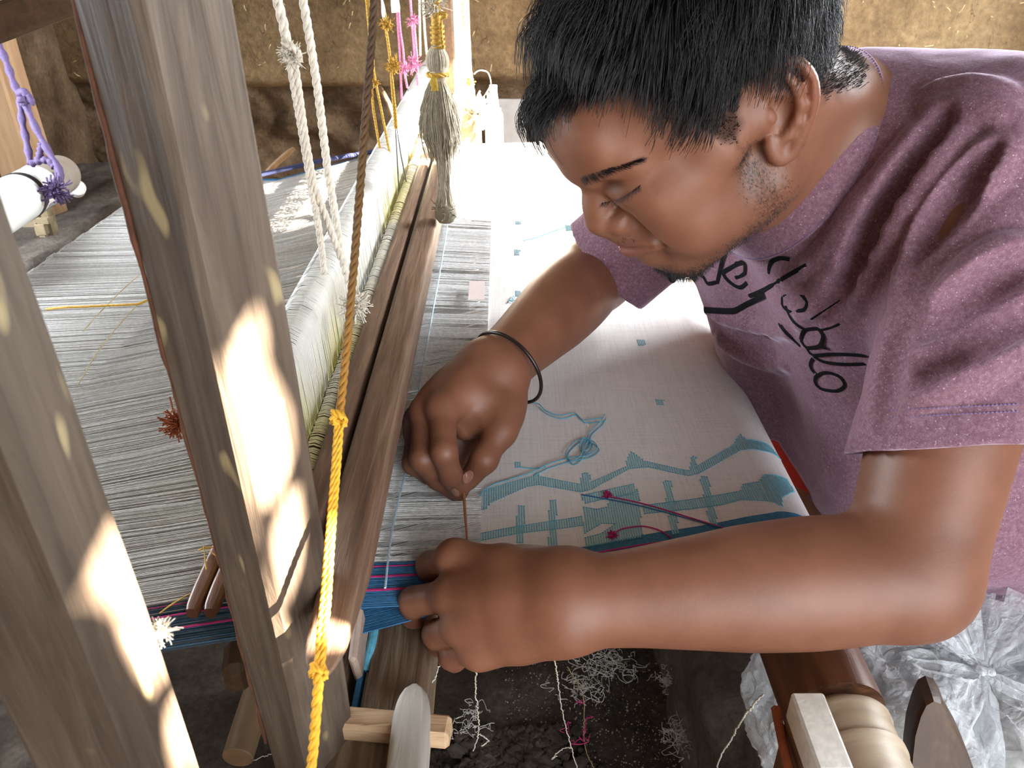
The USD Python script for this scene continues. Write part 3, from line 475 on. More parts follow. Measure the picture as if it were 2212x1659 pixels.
# lower beam (race) with its slot
lo = to_manifold(rail(-.1215, -.060, .355, .418, .12, 1.86, .006, False)); sl = to_manifold(cbox((-.1165, .345, .33), (-.1010, 2.2, .46), .004))
mm = (lo - sl).to_mesh(); b.part('race_beam', (mm.vert_properties[:, :3], mm.tri_verts), wood('race_beam_wood', [(.28, (.045, .026, .015)), (.45, (.13, .08, .05)), (.6, (.25, .18, .12)), (.8, (.46, .40, .33))], 1, .6, .9, 16, 150), 30)
b.part('side_strip', obeam(onz(782, 1335, .435), onz(768, 1452, .425), .006, .035), plain('pinkish_plywood', (.42, .31, .25), .7, .15, 80))
b.part('swing_arm', cbox((-.132, 1.80, .40), (-.105, 1.83, 1.7), .003), rod_wood)
s = Thing('wooden_stick', 'pale grey round-nosed stick lying on the near end of the batten', 'wooden stick', (*onz(890, 1560, .42)[:2], .418))
q0, q1 = onz(902, 1490, .432), onz(880, 1720, .432)
v, f = rail(-.0135, .0105, .4185, .4415, 0, .2, .005); v[:, 1] = -v[:, 1]; f = f[:, ::-1]
dirv = unit((q1 - q0) * [1, 1, 0]); sd = A([-dirv[1], dirv[0], 0]); v2 = A([q0[0], q0[1], 0]) + v[:, :1] * sd - v[:, 1:2] * -1 * -dirv + A([0, 0, 1]) * v[:, 2:]
s.part('shaft', (v2, f), pale_wood, 40)
solo('wooden_peg', join(obeam(onz(716, 1588, .412) + [0, 0, .014], onz(976, 1612, .412) + [0, 0, .014], .017, .015, b=.0025), obeam(onz(735, 1572, .43), onz(872, 1566, .436), .0012, .0028, b=.0004)), fresh_wood, 'freshly split pale peg pushed crosswise under the grey stick', 'wooden peg')

# ------------------------------------------------------------------ lease rods, far rods
t = Thing('lease_rods', 'pair of dark flat lease rods tied together over the warp beside the middle post', 'lease rods', (-.216, .5, .455))
for x0, x1 in ((-.228, -.2165), (-.2155, -.204)):
    v, f = rail(x0, x1, .455, .464, 0, 1.4, .003, .4); t.part('rod', (v + [0, .398, 0], f), beam_wood, 45)
t.part('tie_thread', tube(A([onz(428, 1190, .467), onz(440, 1183, .468), onz(470, 1182, .467), onz(478, 1210, .466), onz(440, 1180, .469), onz(446, 1230, .466)]), .0007, 5), mustard_yarn)
solo('thread', tube(smoothline([onz(345, 1325, .452), onz(375, 1303, .455), onz(412, 1283, .457)], 8), .0006, 5), mustard_yarn, 'tan thread running from the lease rods to the warp edge', 'thread')
solo('bamboo_pole', lathe([(-.9, 0), (-.9, .015), (-.03, .0165), (-.001, .0162), (0, .0150), (0, 0)], onz(513, 1638, .12) + A([0, 0, 0]), (-.02, -1, -.06), 24), wood('bamboo_skin', [(.3, (.14, .09, .05)), (.6, (.26, .17, .095)), (.8, (.36, .26, .16))], 1, .5, .15, 20, 60), 'brown bamboo pole with a pale cut end low between the two near posts', 'bamboo pole', smooth=30)
e0 = onz(513, 1638, .12); solo('bamboo_cut_end', lathe([(0.0003, .0148), (.0016, .0140), (.0016, .0022), (0.0, .0018), (0.0, 0)], e0, (-.02, -1, -.06), 24), plain('pale_cut_wood', (.62, .54, .42), .8, .2, 200), 'pale sawn end face of the brown bamboo pole', 'bamboo end') if False else None
solo('wooden_block', obeam(onz(518, 1400, .37), onz(512, 1475, .37), .020, .03, b=.006), rod_wood, 'dark wooden block half hidden behind the lower part of the middle post', 'wooden block')

# ------------------------------------------------------------------ ropes
def ropething(px, yv, m, r, label, **kw):
    ys = np.broadcast_to(yv, (len(px),)) if np.ndim(yv) == 0 else np.interp(np.linspace(0, 1, len(px)), np.linspace(0, 1, len(yv)), yv)
    pts = [ony(*p, y) for p, y in zip(px, ys)]
    if px[0][1] <= 0: pts = [pts[0] + unit(pts[0] - pts[1]) * .55] + pts       # on up to the roof frame
    return pts, rope(pts, r, **kw)
t = Thing('white_rope', 'left white twisted rope, knotted halfway into two legs, holding up the heddle', 'rope', ony(700, 590, .565), 'white ropes holding the heddle')
p_, m_ = ropething([(590, -60), (600, 0), (614, 60), (622, 105)], .565, white_yarn, .0033, ''); t.part('strand', m_, white_yarn, True)
p_, m_ = ropething([(622, 110), (634, 180), (648, 260), (658, 320), (672, 400), (690, 500), (701, 592)], .565, white_yarn, .0026, ''); t.part('leg', m_, white_yarn, True)
p_, m_ = ropething([(632, 112), (645, 190), (656, 270), (665, 325), (678, 395), (705, 470), (738, 560)], .565, white_yarn, .0026, ''); t.part('leg', m_, white_yarn, True)
kc = ony(628, 118, .563); t.part('knot', join(rope(smoothline([kc + A([-.004, 0, .006]), kc + A([.005, -.003, .003]), kc + A([.004, .002, -.004]), kc + A([-.004, -.003, -.002]), kc + A([-.002, .002, .005]), kc + A([.005, 0, .0])], 30), .003), many_tubes(fuzz(kc, .006, 200, .004, 5), .0003, 3)), white_yarn, True)
t = Thing('white_rope', 'right white twisted rope hanging straight to the heddle', 'rope', ony(740, 560, .60), 'white ropes holding the heddle')
p_, m_ = ropething([(645, -60), (655, 0), (672, 100), (690, 220), (706, 350), (722, 450), (740, 560), (764, 640)], .60, white_yarn, .0031, ''); t.part('strand', m_, white_yarn, True)
t.part('knot', many_tubes(fuzz(ony(768, 660, .62), .006, 120, .007, 6), .0006, 4), white_yarn, label='frayed white knot on the heddle')
t = Thing('yellow_rope', 'long rope nearest the viewer, shade painted into its upper length, bright yellow below', 'rope', (*ony(690, 1400, .255)[:2], .3))
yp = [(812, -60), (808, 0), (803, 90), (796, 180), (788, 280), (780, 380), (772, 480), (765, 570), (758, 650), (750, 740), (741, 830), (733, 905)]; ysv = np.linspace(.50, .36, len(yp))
t.part('upper_length', ropething(yp, (.50, .36), None, .00235, '')[1], mat('rope_shaded_to_orange', {'g': ('geometry', {}), 's': ('separate_xyz', {}), 'm': ('map_range', {'from_min': .80, 'from_max': .54, 'clamp': True}), 'r': ('rgb_ramp', {'ramp': [(0, (.07, .035, .015)), (.35, (.16, .08, .02)), (.75, (.48, .22, .02)), (1, (.70, .36, .02))]}), 'n': ('noise_texture', {'scale': 300.0}), 'b': ('bump', {'strength': .3, 'distance': .0006}), 'p': ('principled_bsdf', {'roughness': .8})}, [('g.position', 's.vector'), ('s.z', 'm.value'), ('m.result', 'r.fac'), ('r.color', 'p.base_color'), ('g.position', 'n.vector'), ('n.fac', 'b.height'), ('b.normal', 'p.normal')]), True, label='upper length with painted shade')  # same yellow rope, shade put into the colour towards the top
yl = [(730, 900), (724, 990), (716, 1090), (708, 1180), (700, 1280), (692, 1360), (686, 1445)]; yr = [(737, 900), (731, 990), (723, 1090), (716, 1180), (710, 1280), (703, 1360), (694, 1445)]; ye = np.linspace(.36, .262, 7)
for q in (yl, yr): t.part('lower_strand', rope([ony(*p, y) for p, y in zip(q, ye)], .0018), yellow_yarn, True)
yb = [(690, 1450), (684, 1530), (677, 1620), (668, 1720)]; t.part('lower_strand', rope([ony(*p, y) for p, y in zip(yb, (.262, .255, .248, .24))] + [A([*ony(668, 1720, .24)[:2], .02])], .0026), yellow_yarn, True)
for px, y in (((733, 905), .355), ((690, 1450), .262)):
    kc = ony(*px, y); t.part('knot', rope(smoothline([kc + A(o) * .8 for o in ((-.004, 0, .006), (.004, -.004, .003), (.002, .003, -.004), (-.005, -.002, -.001), (0, .003, .004), (.003, -.002, -.005))], 30), .0018), yellow_yarn, True)
kn = 0
def hanger(name, label, m, segs, knots, r, y, group, cat='cord', ends=()):
    t = Thing(name, label, cat, ony(*segs[-1][-1], y), group)
    for s_ in segs: t.part('strand', ropething(s_, y, m, r, '')[1], m, True)
    for px, km, rad in knots: t.part('knot', many_tubes(fuzz(ony(*px, y - .003), rad, 110, rad * .9, int(px[0])), .0007, 3), km, True)
    for s_ in ends: t.part('wire', tube([ony(*p, y) for p in s_], .0008, 5), black_wire)
gy = 'coloured cords holding up the heddle'
hanger('hanging_cord', 'doubled mustard cord parting into two legs just behind the dark rope', mustard_yarn, [[(790, -20), (797, 60), (802, 150), (806, 230), (812, 270), (822, 328)], [(795, -20), (802, 60), (807, 150), (812, 180), (822, 230), (832, 280), (843, 335)]], [((809, 178), mustard_yarn, .003)], .0018, 1.10, gy)
hanger('hanging_cord', 'mustard cord with a fluffy knot that ends in two dark wires on the heddle', mustard_yarn, [[(832, 55), (838, 90), (843, 130), (848, 200), (852, 250), (854, 278)], [(843, 135), (850, 200), (855, 250), (857, 278)]], [((836, 52), mustard_yarn, .005), ((850, 143), mustard_yarn, .006), ((856, 436), mustard_yarn, .004)], .0019, 1.12, gy, ends=([(854, 275), (858, 340), (862, 430)], [(857, 275), (866, 335), (884, 425)]))
hanger('hanging_cord', 'pink and cream cord with a pink knot, nearer of the two pink ones', pink_yarn, [[(857, -10), (860, 60), (864, 120), (866, 170), (868, 215)], [(859, -10), (864, 60), (871, 110), (874, 150), (880, 190)]], [((872, 150), pink_yarn, .006)], .0020, 1.42, gy, ends=([(880, 190), (886, 215)],))
hanger('hanging_cord', 'pink and cream cord with a large pale pink knot, farther of the two pink ones', pink_yarn, [[(886, -10), (890, 50), (894, 100), (897, 140)], [(893, 40), (898, 90), (901, 130), (903, 215)]], [((892, 138), pink_yarn, .009), ((894, 44), pink_yarn, .006)], .0022, 1.58, gy)
hanger('hanging_cord', 'cream cord loop on the far end of the heddle beside the tassel', white_yarn, [[(906, -10), (907, 60), (908, 120)], [(913, -10), (917, 60), (922, 118)]], [], .0024, 1.72, gy)
solo('white_tag', slab(6, 10, lambda u, v: np.stack([ony(845, 10, 1.40)[0] + u * .013, 1.4 + .004 * np.sin(v * 6 + u * 3), ony(845, -15, 1.40)[2] - v * .028], -1), .0008), white_plastic, 'strip of white plastic tied high on the pink cord', 'plastic strip')
solo('white_tape', tube(smoothline([ony(824, -5, 1.12), ony(828, 20, 1.12), ony(829, 45, 1.118)], 8), [.0012, .0015, .002, .0025, .003, .0028, .002, .0012], 6), white_plastic, 'thin white tape at the top of the mustard cord', 'plastic strip')

# ------------------------------------------------------------------ tassel
t = Thing('tassel', 'grey yarn tassel bound in mustard cord, a dirty ball at its tip', 'tassel', ony(962, 480, .945))
TY = .945; tp = lambda x, y, dy=0: ony(x, y, TY + dy)
g = np.random.default_rng(8)
t.part('cord', rope([tp(942, -40) + A([0, 0, .5]), tp(942, -40), tp(942, 20), tp(943, 60), tp(946, 125)], .0055, .012), mustard_yarn, True)
t.part('cord_loop', rope(smoothline([tp(948, 30, -.006), tp(962, 28, -.007), tp(964, 36, -.007), tp(955, 38, -.007), tp(952, 60, -.007), tp(958, 105, -.008)], 24), .002), mustard_yarn, True)
t.part('pink_binding', many_tubes(fuzz(tp(938, 12), .009, 160, .006, 2), .0006, 3), white_yarn, True)
for k_ in range(6): c = tp(944 + k_ * .7, 62 + k_ * 11); a__ = np.linspace(0, 6.6, 14); t.part('wrap', tube(np.stack([c[0] + .0068 * np.cos(a__), c[1] + .0068 * np.sin(a__), c[2] + .0004 * a__], -1), .0016, 6), mustard_yarn)
hd = []
c = tp(945, 132); top = tp(945, 98)
for _ in range(260):
    a0 = g.uniform(0, 6.28); rr_ = .0125; q = np.linspace(0, 1, 9); zz = top[2] + (tp(945, 165)[2] - top[2]) * q; rad = rr_ * np.sin(np.pi * (.12 + .76 * q)) * g.uniform(.85, 1.03)
    hd.append(np.stack([c[0] + rad * np.cos(a0), c[1] + rad * np.sin(a0), zz], -1))
t.part('head', join(many_tubes(hd, .0009, 4), lathe([(0, .001), (.008, .0085), (.02, .0115), (.034, .009), (.041, .005)], tp(945, 98), (0, 0, -1), 20)), tassel_grey, True, kind='stuff')
a__ = np.linspace(0, 6.5, 20); c = tp(945, 163); t.part('neck_binding', rope(np.stack([c[0] + .0105 * np.cos(a__), c[1] + .0105 * np.sin(a__), c[2] + .0003 * a__], -1), .0028), mustard_yarn, True)
t.part('binding_end', many_tubes([smoothline([tp(938 + g.normal(0, 2), 160, -.011), tp(938 + g.normal(0, 3), 180, -.013), tp(938 + g.normal(0, 4), 196, -.013)], 5) for _ in range(50)], .0007, 4), yarn('bright_yellow_yarn', (.72, .52, .08)), kind='stuff')
sk = []
for _ in range(1500):
    a0 = g.uniform(0, 6.28); u = math.sqrt(g.random()); y1 = g.uniform(255, 312) if g.random() < .8 else g.uniform(312, 350); q = np.linspace(0, 1, 7); py = 166 + (y1 - 166) * q; rad = u * np.interp(py, [166, 200, 240, 290, 350], [10, 25, 37, 43, 26]); ox = np.interp(py, [166, 240, 300, 350], [945, 947, 953, 957]) + np.cumsum(g.normal(0, 1.7, 7))
    P = np.stack([ony(x_, y_, TY) for x_, y_ in zip(ox + rad * math.cos(a0), py)]); P[:, 1] += rad * math.sin(a0) * .00055; sk.append(P)
t.part('skirt', many_tubes(sk, .00055, 3), tassel_grey, True, kind='stuff')
tl = []
for _ in range(520):
    a0 = g.uniform(0, 6.28); u = math.sqrt(g.random()); y1 = g.uniform(400, 482); q = np.linspace(0, 1, 12); py = 290 + (y1 - 290) * q; rad = u * np.interp(py, [290, 350, 395, 425, 455, 478, 484], [20, 14, 7, 12, 21, 15, 3]); ox = np.interp(py, [290, 350, 400, 455], [955, 958, 959, 962]) + np.cumsum(g.normal(0, .9, 12))
    P = np.stack([ony(x_, y_, TY) for x_, y_ in zip(ox + rad * math.cos(a0), py)]); P[:, 1] += rad * math.sin(a0) * .00055; tl.append(P)
t.part('tail', many_tubes(tl, .0006, 3), tassel_grey, True, kind='stuff')
bc = tp(962, 455); t.part('ball', join(lathe([(0, 0), (.003, .007), (.010, .0125), (.020, .0138), (.027, .009), (.030, 0)], tp(961, 432), (0, 0, -1), 20), many_tubes(fuzz(bc, .0125, 160, .005, 9), .0005, 3)), yarn('dirty_ball_yarn', (.20, .17, .11)), True, label='matted dirty ball at the tip')

# ------------------------------------------------------------------ far end of the loom
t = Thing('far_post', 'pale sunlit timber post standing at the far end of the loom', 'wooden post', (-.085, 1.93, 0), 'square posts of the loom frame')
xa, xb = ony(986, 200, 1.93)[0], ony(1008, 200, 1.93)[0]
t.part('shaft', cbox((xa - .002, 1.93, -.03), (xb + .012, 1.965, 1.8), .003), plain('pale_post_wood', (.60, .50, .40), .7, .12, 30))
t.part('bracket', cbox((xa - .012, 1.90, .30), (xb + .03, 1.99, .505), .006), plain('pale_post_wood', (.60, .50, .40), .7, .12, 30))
hanger('hanging_cord', 'cream cord tied beside the pale far post down to the orange block', white_yarn, [[(1003, -10), (1008, 80), (1014, 150), (1020, 195), (1026, 235)]], [((1015, 178), mustard_yarn, .006), ((1030, 235), white_yarn, .012)], .0055, 1.92, gy)
t = Thing('bearing_block', 'orange-brown wooden bearing block with a carved hollow at the far end of the cloth', 'wooden block', ony(1035, 300, 1.90))
l0 = ony(1010, 302, 1.885); blk = to_manifold(cbox((l0[0], 1.885, l0[2] - .02), (ony(1058, 300, 1.885)[0] + .012, 1.93, ony(1035, 262, 1.885)[2]), .005))
hc = ony(1033, 268, 1.885); mm = (blk - to_manifold(lathe([(-.03, 0), (-.03, .014), (.012, .014), (.012, 0)], hc, (0, 1, 0), 24))).to_mesh()
t.part('block', (mm.vert_properties[:, :3], mm.tri_verts), wood('orange_block_wood', [(.3, (.36, .16, .06)), (.6, (.58, .30, .12)), (.8, (.68, .42, .2))], 0, .6, .2, 10, 40), 30)
t.part('cloth_pad', many_tubes(fuzz(ony(1030, 246, 1.90), .022, 260, .02, 3), .0018, 4), white_yarn, kind='stuff')
p0 = ony(1068, 300, 1.99)
solo('white_bottle', lathe([(0, 0), (0, .020), (.004, .022), (.085, .022), (.10, .021), (.112, .013), (.15, .009), (.165, .009), (.165, 0)], (p0[0], 1.99, p0[2] - .04), (0, 0, 1), 28), white_plastic, 'white plastic bottle standing at the far end beside the head', 'bottle', smooth=40)
solo('wire_hook', tube(smoothline([ony(1063, 230, 1.95), ony(1060, 175, 1.95), ony(1052, 155, 1.95), ony(1038, 152, 1.95), ony(1024, 160, 1.95)], 20), .0012, 6), plain('grey_wire', (.35, .32, .30), .4), 'thin grey wire hook beside the white bottle', 'wire')
solo('grey_board', obeam(A([ony(1092, 250, 2.1)[0], 1.97, 0.0]), ony(1098, 215, 2.30), .10, .015, (0, -1, .2)), plain('grey_board', (.26, .24, .23), .8, .1, 30), 'grey board leaning against the far wall behind the hair', 'board')
solo('brown_twig', tube(smoothline([ony(790, 205, 2.2), ony(806, 190, 2.3), ony(815, 182, 2.44)], 5), .003, 8), tan_wood, 'short brown twig stuck in the mud wall behind the dark rope', 'twig')
solo('brown_twig', tube(smoothline([ony(820, 190, 2.43), ony(836, 215, 2.1), ony(850, 245, 2.0), ony(870, 300, 1.98), A([-.2, 1.95, .0])], 6), .006, 8), tan_wood, 'leaning brown twig behind the mustard cord', 'twig')
solo('peg_stick', tube(smoothline([ony(577, 372, 1.62), ony(606, 345, 1.66), ony(634, 321, 1.70)], 6), [.0045, .0055, .0058, .006, .006, .004], 12), tan_wood, 'pale tan stick poking up at the far edge of the warp', 'stick')
solo('edge_cord', tube([onz(560, 378, .455), onz(700, 346, .455), onz(838, 322, .455)], .0045, 10), plain('dark_indigo_cord', (.03, .04, .12), .8), 'dark indigo cord along the far edge of the warp', 'cord')

# ------------------------------------------------------------------ left background: tan post, roller with tape, purple strip
t = Thing('tan_post', 'pale tan timber post in the upper left corner tied with a purple strip', 'wooden post', (*at(75, 380, 1.9)[:2], 0), 'square posts of the loom frame')
pc = [bearing(-60, 200), bearing(14, 200), bearing(72, 200)]; TP = vpost(*pc, 1.72); t.part('shaft', post_mesh(TP, -.03, 1.4, .004, 5), tan_wood)
t = Thing('warp_roller', 'thick grey bamboo roller wrapped in white paper and a black band', 'bamboo roller', at(40, 430, 1.42))
r0, r1 = at(8, 446, 1.27), at(132, 376, 1.62); ax = unit(r1 - r0); LL = np.linalg.norm(r1 - r0)
t.part('pole', lathe([(.10, 0), (.10, .038), (LL * .55, .039), (LL * .57, .041), (LL * .6, .039), (LL * .98, .038), (LL, .030), (LL, 0)], r0, ax, 36), plain('grey_bamboo', (.36, .31, .26), .6, .12, 30), 40)
t.part('paper_wrap', lathe([(-.25, .038), (.20, .0395), (.20, .037)], r0, ax, 36), white_plastic, 40)
t.part('black_band', lathe([(.085, .0385), (.085, .0402), (.105, .0402), (.105, .0385)], r0, ax, 36), black_band, 40)
lab = []
for k_ in range(5):                                                  # rows of illegible small print on the paper label
    for j_ in range(4): lab.append(lathe([(.125 + k_ * .012, .0398), (.131 + k_ * .012, .0398)], r0, ax, 90))
q_ = []
for v, f in lab[::4]:
    a_i = np.arange(90); keep = [(i, (i + 1) % 90) for i in range(8, 26) if (i * 7) % 5 != 0]; f = vf((v, f))[1]; q_.append((v, f[[i for i in range(len(f)) if 8 <= f[i].min() % 90 <= 24 and (f[i].min() * 7) % 5]]))
t.part('label_print', join(*q_), plain('grey_print', (.22, .22, .24), .6), False)
t = Thing('purple_strip', 'twisted purple cloth strip knotted around the tan post and the roller', 'cloth strip', at(80, 400, 1.4))
PT = lambda x, y, d=0: at(x, y, 1.36 + d)
for s_ in ([(-10, 80), (12, 130), (30, 180), (44, 212)], [(44, 212), (46, 250), (58, 310), (66, 355)], [(52, 215), (74, 270), (100, 320), (124, 360), (133, 385), (126, 405)], [(66, 355), (84, 348), (100, 346), (118, 362)], [(90, 310), (84, 340), (80, 352)]):
    t.part('strand', tube(smoothline([PT(*p) for p in s_], 16), .0058 * (1 + .25 * np.sin(np.arange(16) * 1.7)), 9), purple_yarn, True)
t.part('knot', join(tube(smoothline([PT(40, 205, -.01), PT(52, 198, -.015), PT(60, 212, -.01), PT(48, 222, -.015), PT(44, 208, -.02)], 20), .0065, 9), *[tube(smoothline([PT(50, 210, -.01), PT(62 + k_ * 3, 208 + k_ * 5, -.012), PT(66 + k_ * 3, 222 + k_ * 3, -.01)], 8), [.004, .005, .005, .006, .006, .006, .004, .002], 8) for k_ in range(3)]), purple_yarn, True)
t.part('frayed_end', many_tubes(fuzz(PT(118, 412, -.01), .010, 130, .012, 6), .0016, 4), purple_yarn, kind='stuff')
solo('small_cap', lathe([(0, 0), (0, .016), (.02, .017), (.024, .013), (.024, 0)], at(166, 412, 1.75), (.5, -.6, .5), 24), white_plastic, 'small white plastic cap on the ground behind the roller', 'plastic cap')
mv, mq = grid(40, 40, lambda u, v: np.stack([-1.27 + u * .45, .7 + 1.5 * v, .30 + .02 * meshkit.fbm(np.stack([u * 20, v * 30, 0 * u], -1), 4, 4) - .35 * np.clip((u - .76) / .24, 0, 1) ** 2], -1)); struct('floor', (mv, mq), ledge_mud, 'grey earthen ledge behind the left end of the warp', True)
solo('debris_heap', join(*[cbox(at(88, 485, 1.52) + R.normal(0, .010, 3) - .004, at(88, 485, 1.52) + R.normal(0, .010, 3) + .006, .001) for _ in range(16)]), plain('yellowish_chips', (.22, .17, .10), .8, .3, 40), 'small heap of yellowish chips on the grey ledge', 'debris', kind='stuff')
solo('thread', rope([onz(100, 668, .456), onz(160, 663, .462), onz(230, 660, .462), onz(300, 656, .462), onz(330, 640, .462)], .0016), mustard_yarn, 'mustard cord stretched level across the warp between the near posts', 'cord')
for k_, q in enumerate(([(330, 570), (250, 640), (180, 715)], [(300, 655), (230, 735), (170, 830)])): solo('thread', tube(smoothline([onz(*p, .455) for p in q], 12), .0006, 5), straw, ('upper', 'lower')[k_] + ' faint tan thread slanting across the warp beside the nearest post', 'thread')
solo('yarn_pompom', many_tubes(fuzz(onz(384, 915, .475), .005, 220, .008, 12), .0007, 4), orange_yarn, 'rust-orange yarn tuft peeping from behind the middle post', 'yarn tuft')

# ------------------------------------------------------------------ between reed and fell
solo('thread', join(tube(smoothline([onz(*p, .4645) for p in ((972, 430), (955, 560), (930, 700), (905, 840), (880, 1000), (850, 1130), (832, 1270))], 40), .0009, 6)), yarn('pale_blue_cord', (.48, .64, .74)), 'pale blue cord lying across the open warp beside the batten', 'thread')
solo('bamboo_needle', tube(A([onz(1000, 1040, .472), onz(1004, 1100, .463), onz(1009, 1168, .455)]), [.0013, .0012, .0007], 8), plain('red_brown_bamboo', (.30, .12, .05), .5, .2, 90), 'thin red-brown bamboo needle held in the far hand', 'needle')
solo('paper_bit', slab(4, 6, lambda u, v: np.stack([onz(1015, 620, .458)[0] + u * .02, onz(1015, 660, .458)[1] + v * .06, .4655 + 0 * u], -1), .0004), plain('pinkish_paper', (.72, .62, .60), .8, .05, 30), 'small pale pink paper slip under the far warp threads', 'paper')
# ------------------------------------------------------------------ right foreground
t = Thing('beam_bracket', 'wooden bracket with a bright sawn top holding the near end of the cloth beam', 'wooden bracket', onz(1730, 1600, 0.2))
q0, q1 = onz(1737, 1520, .462), onz(1800, 1690, .462); t.part('upright', obeam(q0 - [0, 0, .11], q1 - [0, 0, .11], .020, .20, b=.002), wood('bracket_brown', [(.3, (.09, .045, .022)), (.6, (.18, .09, .045)), (.8, (.27, .15, .08))], 2, .7, .4), 30)
t.part('sawn_top', obeam(q0, q1, .0195, .022, b=.0015), plain('bright_sawn_wood', (.60, .56, .51), .85, .10, 240, .5, .001), 30, label='pale bright sawn top face')
t.part('rust_edge', tube(smoothline([onz(1676, 1530, .445), onz(1690, 1600, .445), onz(1712, 1690, .445)], 14), .003, 6), orange_yarn, True, label='rust-orange stained edge')
prof_ = [(1962, 1700), (1966, 1640), (1972, 1590), (1985, 1545), (1998, 1518), (2016, 1508), (2034, 1514), (2044, 1530), (2046, 1550), (2048, 1560), (2062, 1572), (2078, 1600), (2096, 1640), (2118, 1700)]
tt = .565; P0 = A([at(x_, y_, tt) for x_, y_ in prof_]); nrm = unit(A([.25, .75, -.25])); c_ = P0.mean(0); nn = len(prof_)
P1 = P0 + nrm * .034; ins = lambda P, k: P + (P.mean(0) - P) * k
rings = [ins(P0, .10), P0 + nrm * .005, P1 - nrm * .005, ins(P1, .10)]; v = np.vstack(rings + [[rings[0].mean(0)], [rings[3].mean(0)]]); i = np.arange(nn); j = (i + 1) % nn
f = np.vstack([np.vstack([np.stack([k * nn + i, k * nn + j, (k + 1) * nn + j], 1), np.stack([k * nn + i, (k + 1) * nn + j, (k + 1) * nn + i], 1)]) for k in range(3)] + [np.stack([np.full(nn, 4 * nn), j, i], 1), np.stack([np.full(nn, 4 * nn + 1), 3 * nn + i, 3 * nn + j], 1)])
solo('carved_peg', (v, f[:, ::-1]), wood('carved_peg_wood', [(.3, (.02, .009, .004)), (.55, (.055, .024, .009)), (.8, (.15, .085, .04))], 2, .5, .35, 8, 50), 'dark carved wooden peg with a notched head standing before the plastic bag', 'wooden peg', smooth=30)
# plastic bag: a crumpled clear sack tied at its neck, with dull yarn packets inside
KN = at(2122, 1448, .66); film = mat('clear_film', {'t': ('transparent_bsdf', {'color': (.96, .97, .98)}), 'g': ('principled_bsdf', {'base_color': (.86, .89, .92), 'roughness': .14, 'specular_ior_level': .9}), 'lw': ('layer_weight', {'blend': .42}), 'mr': ('map_range', {'to_min': .24, 'to_max': .95}), 'm': ('mix_closure', {}), 'ge': ('geometry', {}), 'n': ('noise_texture', {'scale': 75.0, 'detail': 3.0, 'distortion': 1.2}), 'b': ('bump', {'strength': .7, 'distance': .008})},
    [('lw.facing', 'mr.value'), ('mr.result', 'm.fac'), ('t.BSDF', 'm.closure1'), ('g.BSDF', 'm.closure2'), ('ge.position', 'n.vector'), ('n.fac', 'b.height'), ('b.normal', 'g.normal')], 'm.closure')
def crumple(c, rad, sq, seed, n=110, m=150, neck=None):
    u, vv = np.meshgrid(np.linspace(0, 1, n), np.linspace(0, 1, m), indexing='ij'); th, ph = u * math.pi, vv * 2 * math.pi
    d = np.stack([np.sin(th) * np.cos(ph), np.sin(th) * np.sin(ph), np.cos(th)], -1); rid = 1 - np.abs(2 * meshkit.fbm(d * 2.6 + seed, 4, seed) - 1) * 2
    r = 1 + .16 * rid + .10 * (meshkit.fbm(d * 5 + seed, 3, seed + 1) - .5)
    if neck is not None:
        ang = np.arccos(np.clip(d @ unit(neck), -1, 1)); pinch = np.exp(-(ang / .42) ** 2); r = r * (1 - .0 * pinch) ; P = A(c) + d * r[..., None] * A(sq) * rad; tgt = KN
        ray_ = np.cos(ph * 13 + 3 * rid) * .012; P = P + (tgt - P) * (pinch * .97)[..., None] + ((1 - pinch) * pinch)[..., None] * ray_[..., None]
    else: P = A(c) + d * r[..., None] * A(sq) * rad
    i, j = np.meshgrid(np.arange(n - 1), np.arange(m - 1), indexing='ij'); return P.reshape(-1, 3), np.stack([i * m + j, i * m + j + 1, (i + 1) * m + j + 1, (i + 1) * m + j], -1).reshape(-1, 4)[:, ::-1]
t = Thing('plastic_bag', 'crumpled clear plastic bag tied at the neck, lying below the elbow', 'plastic bag', (*KN[:2], LEDGE))
C1, C2 = KN + A([-.075, .015, -.075]), KN + A([.075, -.005, -.075])
t.part('film', crumple(C1, .085, (1.1, 1.1, .82), 4, neck=KN - C1), film, True); t.part('film', crumple(C2 + A([0, -.03, 0]), .085, (1.15, 1.2, .8), 9, neck=KN - C2), film, True)
fl = []
for k_ in range(46):                                                  # the gathered neck fans out above the knot
    a_ = R.uniform(-1.3, 1.3); L_ = R.uniform(.05, .085); d = unit(A([math.sin(a_) + .25, math.cos(a_) * .8, .30 + R.normal(0, .18)])); sd_ = unit(np.cross(d, [0, 0, 1.])) * .007; P = [KN + d * L_ * s for s in (0, .3, .65, 1)]; fl.append((A([p + sd_ * w_ * sg + R.normal(0, .0012, 3) for p, w_ in zip(P, (.15, .5, .9, 1.2)) for sg in (-1, 1)]), A([[0, 1, 3, 2], [2, 3, 5, 4], [4, 5, 7, 6]])))
t.part('gathered_neck', join(*[(v, q) for v, q in fl]), film, True)
t.part('knot', tube(smoothline([KN + A([-.006, 0, .003]), KN + A([.004, -.006, .004]), KN + A([.005, .004, -.002]), KN + A([-.004, .004, 0]), KN + A([-.003, -.006, .004])], 16), .003, 8), film, True)
for k_, (o, m_) in enumerate((((-.05, -.01, -.085), grey_yarn), ((.03, -.055, -.09), grey_yarn), ((.09, .0, -.10), cream_yarn))):
    solo('yarn_packet', crumple(KN + A(o), .035, (1.3, 1, .7), 30 + k_, 24, 32), m_, ('left', 'middle', 'right')[k_] + ' dull yarn packet inside the clear plastic bag', 'yarn packet', 'yarn packets in the plastic bag', True)
